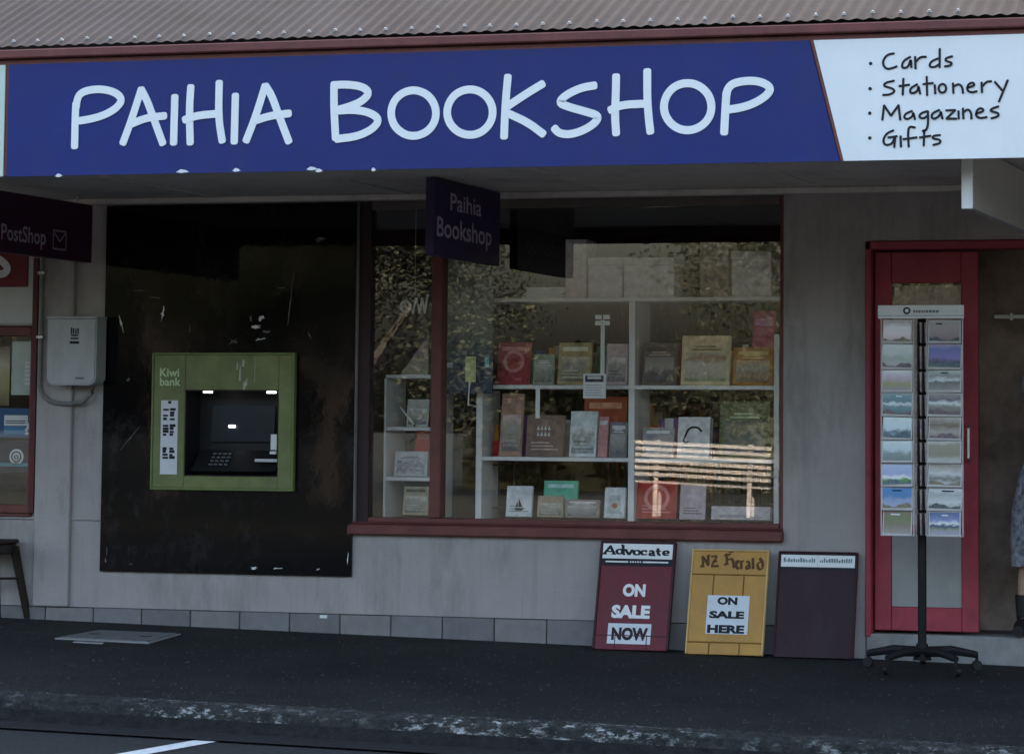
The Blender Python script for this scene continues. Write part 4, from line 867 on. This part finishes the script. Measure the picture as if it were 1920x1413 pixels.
MB().box(hx0, hx1, fy - .0105, fy - .0085, hz0 + .012, hz0 + .018).build('print', cm((.30, .33, .33)), hdr)
cols = [[2.237,2.402],[2.481,2.661]]
rows = [1.795,1.672,1.535,1.415,1.289,1.166,1.047,0.922,0.799,0.666]
tw = MB()
for (a, b) in cols:
    for x in (a - .004, b + .004): tw.tube([(x, fy + .01, rows[-1]), (x, fy + .01, rows[0] + .01)], .004, 6)
tw.build('frame', WIRE, rk)
# side faces of the spinner, seen edge-on between and behind the front columns
for x in (cols[0][1] + .014, (cols[0][1] + cols[1][0]) / 2, cols[1][0] - .014):
    mb = MB()
    for i in range(9):
        z = rows[i + 1]; h = rows[i] - z
        mb.prism([(x - .003, fy + .02, z + .004), (x + .003, fy + .02, z + .004), (x + .006, fy + .012, z + h * .9), (x - .004, fy + .012, z + h * .9)], (0, .16, 0))
    mb.build('side_pocket', mat('side_card_edge', (.36, .30, .30), .6, .5, 60), rk)
PICS = [
 ('white sailing clouds over sand', [(0, (.50, .40, .40)), (.4, (.62, .56, .58)), (.7, (.58, .58, .60)), (1, (.35, .28, .28))]),
 ('grey-green farmland', [(0, (.35, .37, .36)), (.4, (.30, .34, .30)), (.6, (.42, .46, .44)), (1, (.50, .54, .54))]),
 ('flowering garden', [(0, (.25, .22, .25)), (.3, (.26, .26, .12)), (.6, (.40, .33, .40)), (1, (.55, .55, .55))]),
 ('dark teal bay with a white wake', [(0, (.10, .16, .18)), (.35, (.16, .25, .27)), (.5, (.55, .62, .64)), (.62, (.12, .20, .24)), (1, (.22, .30, .33))]),
 ('pale blue sea and jetty', [(0, (.25, .33, .37)), (.3, (.10, .14, .16)), (.42, (.45, .55, .58)), (1, (.52, .62, .66))]),
 ('misty hills', [(0, (.16, .20, .20)), (.35, (.20, .24, .24)), (.55, (.42, .50, .53)), (1, (.50, .58, .60))]),
 ('palm tree on a green shore', [(0, (.06, .16, .07)), (.22, (.10, .22, .06)), (.34, (.62, .66, .70)), (.5, (.28, .32, .48)), (1, (.36, .42, .55))]),
 ('deep blue ocean', [(0, (.30, .32, .42)), (.4, (.22, .28, .42)), (.6, (.08, .17, .35)), (1, (.07, .20, .42))]),
 ('brown bush track', [(0, (.26, .22, .20)), (.4, (.18, .15, .10)), (.7, (.14, .16, .07)), (1, (.20, .13, .10))]),
 ('grey portrait', [(0, (.22, .17, .17)), (.5, (.32, .27, .27)), (1, (.36, .33, .31))]),
 ('violet evening sky', [(0, (.5, .5, .55)), (.2, (.03, .02, .06)), (.4, (.20, .17, .38)), (.8, (.15, .17, .36)), (1, (.34, .30, .42))]),
 ('striped headland', [(0, (.24, .24, .22)), (.4, (.14, .14, .12)), (.5, (.50, .54, .54)), (.7, (.2, .22, .2)), (1, (.40, .44, .42))]),
 ('breaking wave', [(0, (.16, .15, .15)), (.4, (.22, .22, .2)), (.55, (.55, .6, .6)), (.7, (.14, .14, .16)), (1, (.26, .25, .25))]),
 ('sepia village', [(0, (.20, .16, .12)), (.3, (.34, .32, .3)), (.6, (.18, .15, .12)), (1, (.38, .37, .35))]),
 ('framed tan sketch', [(0, (.40, .39, .36)), (.3, (.24, .22, .17)), (.8, (.26, .25, .20)), (1, (.42, .42, .42))]),
 ('wreath on white', [(0, (.46, .46, .46)), (.3, (.14, .14, .12)), (.55, (.46, .46, .46)), (1, (.24, .20, .15))]),
 ('waterfall', [(0, (.22, .24, .12)), (.3, (.44, .46, .46)), (.7, (.30, .31, .3)), (1, (.50, .50, .50))]),
 ('blue and white surf beach', [(0, (.34, .31, .42)), (.2, (.26, .28, .24)), (.4, (.08, .11, .16)), (.5, (.60, .66, .68)), (.62, (.22, .26, .42)), (1, (.12, .16, .28))])]
ORD = ['top', 'second', 'third', 'fourth', 'fifth', 'sixth', 'seventh', 'eighth', 'bottom']
CARDEDGE = mat('postcard_stock', (.6, .6, .6), .5, .05)
for c_ in range(2):
    for i in range(9):
        a, b = cols[c_]; z0, z1 = rows[i + 1], rows[i]; name_, st = PICS[c_ * 9 + i]
        jit = random.uniform(-.003, .003)
        pk = MB().box(a - .001, b + .001, fy - .014, fy - .011, z0 + .001, z0 + .010, .001).box(a - .001, b + .001, fy - .0108, fy + .012, z0 + .001, z0 + .004).build('pocket', WIRE, rk)
        pcx = thing('postcard', 'postcard of %s, %s row of the %s column' % (name_, ORD[i], ('left', 'right')[c_]), 'postcard', ((a + b) / 2, fy, z0 + .005), 'postcards on the spinner', (R(random.uniform(-11, -4)), R(random.uniform(-2, 2)), R(random.uniform(-4, 4))))
        w_ = (b - a) * (1.0 if i % 4 else .95); h = (z1 - z0) * random.uniform(.95, 1.0)
        MB().box(-w_ / 2, w_ / 2, -.008, .006, 0, h, .001).build('card', CARDEDGE, pcx, local=True)
        ph, pw = h - .013, w_ - .012; rr = random.Random(c_ * 9 + i + 40)
        if i % 3 != 2:
            nk = 17; px2 = [-pw / 2 + pw * k / (nk - 1) for k in range(nk)]; ph1, ph2, b0_ = rr.uniform(0, 6), rr.uniform(0, 6), rr.uniform(.10, .22)
            top = [.007 + ph * max(.03, b0_ + .09 * math.sin(k * .45 + ph1) + .035 * math.sin(k * 1.3 + ph2)) for k in range(nk)]
            col_ = [(.13, .17, .11), (.12, .17, .20), (.26, .22, .16), (.20, .15, .17), (.10, .12, .13)][rr.randrange(5)]
            fg = MB()
            for k in range(nk - 1): fg.quad((px2[k], -.0100, .007), (px2[k + 1], -.0100, .007), (px2[k + 1], -.0100, top[k + 1]), (px2[k], -.0100, top[k]))
            fg.build('foreground', mat('print_%.2f_%.2f_%.2f' % col_, col_, .4, .5, 70), pcx, local=True)
        if rr.random() < .6:
            xx_ = rr.uniform(-.3, .05) * pw; MB().box(xx_, xx_ + pw * rr.uniform(.2, .4), -.0105, -.0101, h * .8, h * .86).build('caption', CARD_W if rr.random() < .6 else INK, pcx, local=True)
        MB().box(-w_ / 2 + .006, w_ / 2 - .006, -.0095, -.0083, .007, h - .006).build('picture', picture_mat('postcard_%d' % (c_ * 9 + i), [(p_, tuple(min(.85, max(.01, (v_ - .27) * 1.5 + .32)) for v_ in q_)) for p_, q_ in st], c_ * 9 + i + 1, .25, .45), pcx, local=True)

# ---------------------------------------------------------------- stool at the left edge
SX, SYs = -3.19, -.20; zs = zg(SX, SYs)
so = thing('stool', 'dark metal stool with splayed legs standing under the side window', 'stool', (SX, SYs, zs))
STM = mat('stool_brown_metal', (.03, .022, .018), .4, .3, 12)
bx('seat', STM, so, SX - .155, SX + .155, SYs - .155, SYs + .155, zs + .445, zs + .47, b=.010)
bx('apron', STM, so, SX - .142, SX + .142, SYs - .142, SYs + .142, zs + .385, zs + .444, b=.006)
for sx in (-1, 1):
    for sy in (-1, 1):
        xa, ya = SX + sx * .135, SYs + sy * .135; xb, yb = SX + sx * .20, SYs + sy * .20; zf = zg(xb, yb) + .003
        MB().prism([(xa - .024, ya, zs + .43), (xa + .024, ya, zs + .43), (xb + .016, yb, zf), (xb - .016, yb, zf)], (0, .03 * -sy, 0)).build('leg', STM, so)
for a in (((-1, -1), (1, 1)), ((-1, 1), (1, -1))):
    MB().tube([(SX + a[0][0] * .165, SYs + a[0][1] * .15, zs + .24), (SX + a[1][0] * .165, SYs + a[1][1] * .15, zs + .24)], .008, 6).build('cross_brace', STM, so)

# ---------------------------------------------------------------- person in the doorway (only the left side is in the picture)
pe = thing('person', 'person in a grey patterned knee-length dress standing at the right edge', 'person', (3.085, .10, .12))
SKIN = mat('skin', (.42, .27, .21), .55, .08, 9)
DRESS = mat('dress_pattern', (.24, .25, .30), .85, .85, 26)
HAIRM = mat('hair', (.05, .035, .025), .6, .3, 40, stretch=(1, 1, .2))
SHOE = mat('boot_leather', (.02, .018, .018), .5, .2)
def skin_mesh(name, m, parent, J, E, lv=2):
    me = bpy.data.meshes.new(name); me.from_pydata([p[:3] for p in J], E, []); o = bpy.data.objects.new(name, me); C.objects.link(o)
    o.parent = parent; me.materials.append(m)
    md = o.modifiers.new('skin', 'SKIN'); md.use_smooth_shade = True
    if not me.skin_vertices: me.skin_vertices.new()
    for v, p in zip(me.skin_vertices[0].data, J):
        r_ = p[3]; v.radius = r_ if isinstance(r_, tuple) else (r_, r_)
    me.skin_vertices[0].data[0].use_root = True
    sb = o.modifiers.new('sub', 'SUBSURF'); sb.levels = lv; sb.render_levels = lv
    return o
J = [(0, 0, .90, (.15, .11)), (0, 0, 1.08, (.125, .09)), (0, 0, 1.27, (.15, .10)), (0, 0, 1.40, (.13, .085)), (0, .005, 1.48, .048), (0, -.005, 1.54, .05), (0, -.015, 1.61, .082), (0, -.01, 1.68, .07),
     (-.095, 0, .80, .078), (-.16, -.01, .46, .052), (-.19, .005, .30, .052), (-.20, .02, .09, .034), (-.205, -.06, .03, .036), (-.21, -.14, .022, .028),
     (.085, 0, .80, .078), (.09, -.01, .46, .050), (.092, .005, .30, .050), (.09, .02, .09, .034), (.095, -.06, .03, .036), (.10, -.14, .022, .028),
     (.18, 0, 1.37, .05), (.235, .01, 1.12, .038), (.22, -.12, .92, .030), (.21, -.16, .86, .032), (-.155, 0, 1.37, .045), (-.13, -.10, 1.14, .036), (.02, -.17, 1.06, .030), (.08, -.18, 1.05, .030)]
E_ = [(0, 1), (1, 2), (2, 3), (3, 4), (4, 5), (5, 6), (6, 7), (0, 8), (8, 9), (9, 10), (10, 11), (11, 12), (12, 13), (0, 14), (14, 15), (15, 16), (16, 17), (17, 18), (18, 19), (3, 20), (20, 21), (21, 22), (22, 23), (3, 24), (24, 25), (25, 26), (26, 27)]
for (hx, hy, hz, dx, dy, dz) in ((.21, -.17, .83, 0, -.25, -1), (.10, -.18, 1.05, 1, -.05, -.1)):
    root = 23 if hz < .9 else 27
    for k in range(5):
        s = (k - 1.5) * .018 if k < 4 else .034
        ln = (.070, .078, .074, .058, .050)[k]
        base = len(J)
        side = Vector((0, 1, 0)) if hz < .9 else Vector((0, .3, 1))
        dv = Vector((dx, dy, dz)).normalized(); p0 = Vector((hx, hy, hz)) + side.normalized() * s
        p1 = p0 + dv * ln * .55; p2 = p1 + (dv + Vector((-.3, -.35, 0))).normalized() * ln * .45
        J += [(*p0, .010), (*p1, .009), (*p2, .0075)]; E_ += [(root, base), (base, base + 1), (base + 1, base + 2)]
skin_mesh('body', SKIN, pe, J, E_)
# dress: lathe with folds
dp = MB(); prof = [(1.42, .10, .07), (1.36, .15, .10), (1.27, .155, .115), (1.10, .14, .11), (1.0, .17, .13), (.86, .225, .17), (.68, .262, .19), (.52, .268, .20), (.375, .265, .20)]
N = 40
for j, (z, a, b) in enumerate(prof):
    for i in range(N):
        t_ = 2 * math.pi * i / N; q = 1 + (.045 * max(0, (1.0 - z)) * 1.8) * math.sin(t_ * 9 + z * 3)
        dp.v.append((a * q * math.cos(t_), b * q * math.sin(t_), z))
for j in range(len(prof) - 1):
    for i in range(N): dp.f.append((j * N + i, (j + 1) * N + i, (j + 1) * N + (i + 1) % N, j * N + (i + 1) % N))
dp.sm = True; dp.build('dress', DRESS, pe, local=True)
for s in (-1, 1):
    a, b, c_ = ((-.15, 0, 1.38), (-.145, -.05, 1.26), (-.13, -.095, 1.16)) if s < 0 else ((.18, 0, 1.38), (.21, .005, 1.25), (.233, .01, 1.14))
    MB().tube([a, b, c_], [.058, .054, .050], 12).build('sleeve', DRESS, pe, local=True)
    fx_ = -.11 if s < 0 else 0
    MB().tube([(s * .09 + fx_, .02, .22), (s * .09 + fx_, .02, .10), (s * .092 + fx_, .0, .055), (s * .096 + fx_, -.07, .042), (s * .10 + fx_, -.16, .034)], [.054, .046, .05, .046, .030], 12).build('ankle_boot', SHOE, pe, local=True)
hb = bmesh.new(); bmesh.ops.create_uvsphere(hb, u_segments=20, v_segments=14, radius=1)
for v in hb.verts:
    v.co = (v.co.x * .096, .012 + v.co.y * .108, 1.665 + v.co.z * .10)
bmesh.ops.delete(hb, geom=[v for v in hb.verts if v.co.y < -.045 and v.co.z < 1.70], context='VERTS')
h_ = MB().bm(hb); h_.sm = True; h_.build('hair', HAIRM, pe, local=True)
EYE = mat('eye', (.03, .02, .02), .2, .1)
for s in (-1, 1): MB().box(s * .032 - .011, s * .032 + .011, -.094, -.086, 1.632, 1.642, .003).build('eye', EYE, pe, local=True)
MB().prism([(-.011, -.088, 1.60), (.011, -.088, 1.60), (0, -.112, 1.603), ], (0, .008, .035)).build('nose', SKIN, pe, local=True)
MB().box(-.022, .022, -.090, -.082, 1.572, 1.580, .003).build('mouth', mat('lips', (.30, .10, .10), .5, .1), pe, local=True)

# ---------------------------------------------------------------- across the road (seen mirrored in the shop glass)
BCH = mat('bench_paint', (.27, .25, .235), .6, .2, 5, grime=.2)
bn = thing('park_bench', 'pale slatted bench across the road, mirrored in the display window', 'bench', (-4.72, -22, .06), rot=(0, R(2.4), R(-6)))
for i in range(6): MB().box(-.90, .90, .19 + i * .008, .212 + i * .008, .50 + i * .082, .548 + i * .082, .005).build('slat', BCH, bn, local=True)
for i in range(4): MB().box(-.90, .90, -.26 + i * .115, -.165 + i * .115, .41, .435, .006).build('seat_slat', BCH, bn, local=True)
for x in (-.62, .62):
    MB().box(x - .03, x + .03, .120, .168, -.1, .98, .006).build('post', BCH, bn, local=True)
    MB().box(x - .03, x + .03, -.24, -.18, -.1, .408, .006).build('leg', BCH, bn, local=True)
    MB().box(x - .03, x + .03, -.24, .119, .35, .405, .006).build('bearer', BCH, bn, local=True)

BARK = mat('bark', (.085, .08, .075), .9, .3, 8, .6, 20)
LEAF = [mat('leaf_%d' % i, c, .6, .35, 2.5) for i, c in enumerate(((.036, .046, .026), (.042, .046, .028), (.034, .040, .026)))]
def tree_mesh(seed, h, r_, n):
    rnd = random.Random(seed)
    tr = MB(); tr.tube([(0, 0, -.2), (.05, .02, h * .2), (-.04, .05, h * .42)], [.24, .17, .13], 8)
    ends = []
    for i in range(8):
        a = 2 * math.pi * i / 8 + rnd.random(); e = rnd.uniform(.45, .85)
        p = Vector((math.cos(a) * r_ * e, math.sin(a) * r_ * e, h * rnd.uniform(.5, .92))); ends.append(p)
        tr.tube([(-.04, .05, h * rnd.uniform(.25, .42)), tuple(p * .5 + Vector((0, 0, h * .15))), tuple(p)], [.10, .06, .02], 6)
    lf = MB()
    cl = []
    for p in ends:
        for _ in range(7): cl.append((p + Vector((rnd.gauss(0, 1), rnd.gauss(0, 1), rnd.gauss(0, .7))) * r_ * .28, r_ * rnd.uniform(.12, .24)))
    for _ in range(n):
        c0_, cr = cl[rnd.randrange(len(cl))]
        c = c0_ + Vector((rnd.gauss(0, 1), rnd.gauss(0, 1), rnd.gauss(0, .7))) * cr
        u = Vector((rnd.gauss(0, 1), rnd.gauss(0, 1), rnd.gauss(0, .6))).normalized(); v = u.orthogonal().normalized()
        s1, s2 = rnd.uniform(.035, .075), rnd.uniform(.02, .04)
        lf.quad(c - u * s1, c + v * s2, c + u * s1, c - v * s2)
    return tr, lf
TM = [tree_mesh(1, 7.0, 3.0, 34000), tree_mesh(2, 5.2, 2.4, 26000)]
proto = {}
spots = [(-15.6, -29, 0, 'broad leafy tree across the road, mirrored in the black panel'), (-11.9, -27, 1, 'low round tree across the road, mirrored in the small pane'), (-24.5, -36, 0, 'leafy tree farthest left across the road'),
         (-4.3, -31, 1, 'round tree behind the bench across the road, mirrored at the right of the large pane'), (-19.6, -27, 1, 'small tree left of the broad tree across the road'), (-.6, -31, 0, 'leafy tree across the road, mirrored in the door glass'), (5.2, -34, 1, 'small round tree farthest right across the road')]
for i, (x, y, k_, lab) in enumerate(spots):
    t = thing('tree', lab, 'tree', (x, y, .06), 'trees across the road', (0, 0, random.random() * 6)); t.scale = (1, 1, random.uniform(.9, 1.1))
    if k_ not in proto:
        a = TM[k_][0].build('trunk', BARK, t, local=True); b = TM[k_][1].build('crown', LEAF[k_], t, local=True); proto[k_] = (a, b)
    else:
        for o in proto[k_]:
            c_ = o.copy(); C.objects.link(c_); c_.parent = t; c_.location = (0, 0, 0)

# clipped scrub added beyond the reserve to darken the reflections: one mass of leaves
rnd = random.Random(9); hg = MB()
def hedge_top(x): return 2.2 + .35 * math.sin(x * .9) + .25 * math.sin(x * 2.3 + 1) + .2 * math.sin(x * 5.1)
for i in range(34000):
    x = rnd.uniform(-13.2, 8); z = rnd.random() ** .7 * hedge_top(x); y = -36 - rnd.random() * 1.6 + .5 * math.sin(x * 3.1 + z * 2)
    u = Vector((rnd.gauss(0, 1), rnd.gauss(0, 1), rnd.gauss(0, .6))).normalized(); v = u.orthogonal().normalized(); c = Vector((x, y, z + .06))
    a, b = rnd.uniform(.06, .12), rnd.uniform(.04, .07)
    hg.quad(c - u * a, c + v * b, c + u * a, c - v * b)
hg.box(-13.2, 8, -37.2, -36.6, .06, 1.7)
ho = hg.build('hedge', LEAF[2]); tag(ho, 'long dark hedge added across the road behind the bench', 'hedge'); ho['kind'] = 'stuff'
pn_ = thing('pen', 'white pen leaning on the second board of the narrow unit', 'pen', (-.7, .33, ZL[1]))
pq = [(-0.793,0.32,1.334),(-0.705,0.32,1.229)]
MB().tube([pq[0], pq[1]], [.004, .007], 8).build('barrel', CARD_W, pn_)
MB().tube([pq[1], (pq[1][0] + .008, pq[1][1], pq[1][2] - .014)], [.006, .001], 8).build('tip', INK, pn_)

stk = MB().box(-1.138, -1.092, -.0205, -.0185, 0.123, 0.141, .001).build('sticker', WHITEP); tag(stk, 'tiny white sticker on a plinth tile under the black panel', 'sticker')

# loose grit and gum spots on the footpath and along the kerb
rnd = random.Random(77); gr = MB()
for i in range(4200):
    x = rnd.uniform(-4.2, 4.6); y = KY + 3.1 * rnd.random() ** 2.6 if i % 4 else KY - rnd.random() * .11
    a = rnd.uniform(.003, .009) * (1.5 if rnd.random() < .1 else 1); t_ = rnd.random() * 6.28; z = zg(x, max(y, KY)) + (.0005 if y > KY else .003)
    b = [(x + a * math.cos(t_ + k * 2.1) * rnd.uniform(.6, 1.3), y + a * math.sin(t_ + k * 2.1), z) for k in range(3)]
    gr.quad(*b); k0 = len(gr.v); gr.v.append((x, y, z + a * .8))
    for k in range(3): gr.f.append((k0 - 3 + k, k0 - 3 + (k + 1) % 3, k0))
go = gr.build('grit', mat('grit_stone', (.035, .035, .034), .9, .8, 40)); go['kind'] = 'stuff'; tag(go, 'loose pale grit scattered over the footpath and kerb', 'grit'); go['kind'] = 'stuff'
gs = MB()
for i in range(70):
    x, y, a = rnd.uniform(-4, 4.4), rnd.uniform(-3.0, -.25), rnd.uniform(.012, .03)
    gs.quad(*[gpl(x + a * math.cos(k * .785) * rnd.uniform(.7, 1.1), y + a * math.sin(k * .785) * rnd.uniform(.7, 1.1), .0022) for k in range(8)])
gm = gs.build('gum_spots', mat('trodden_gum', (.055, .055, .053), .8, .4, 20)); tag(gm, 'flattened grey gum spots trodden into the footpath', 'gum'); gm['kind'] = 'stuff'
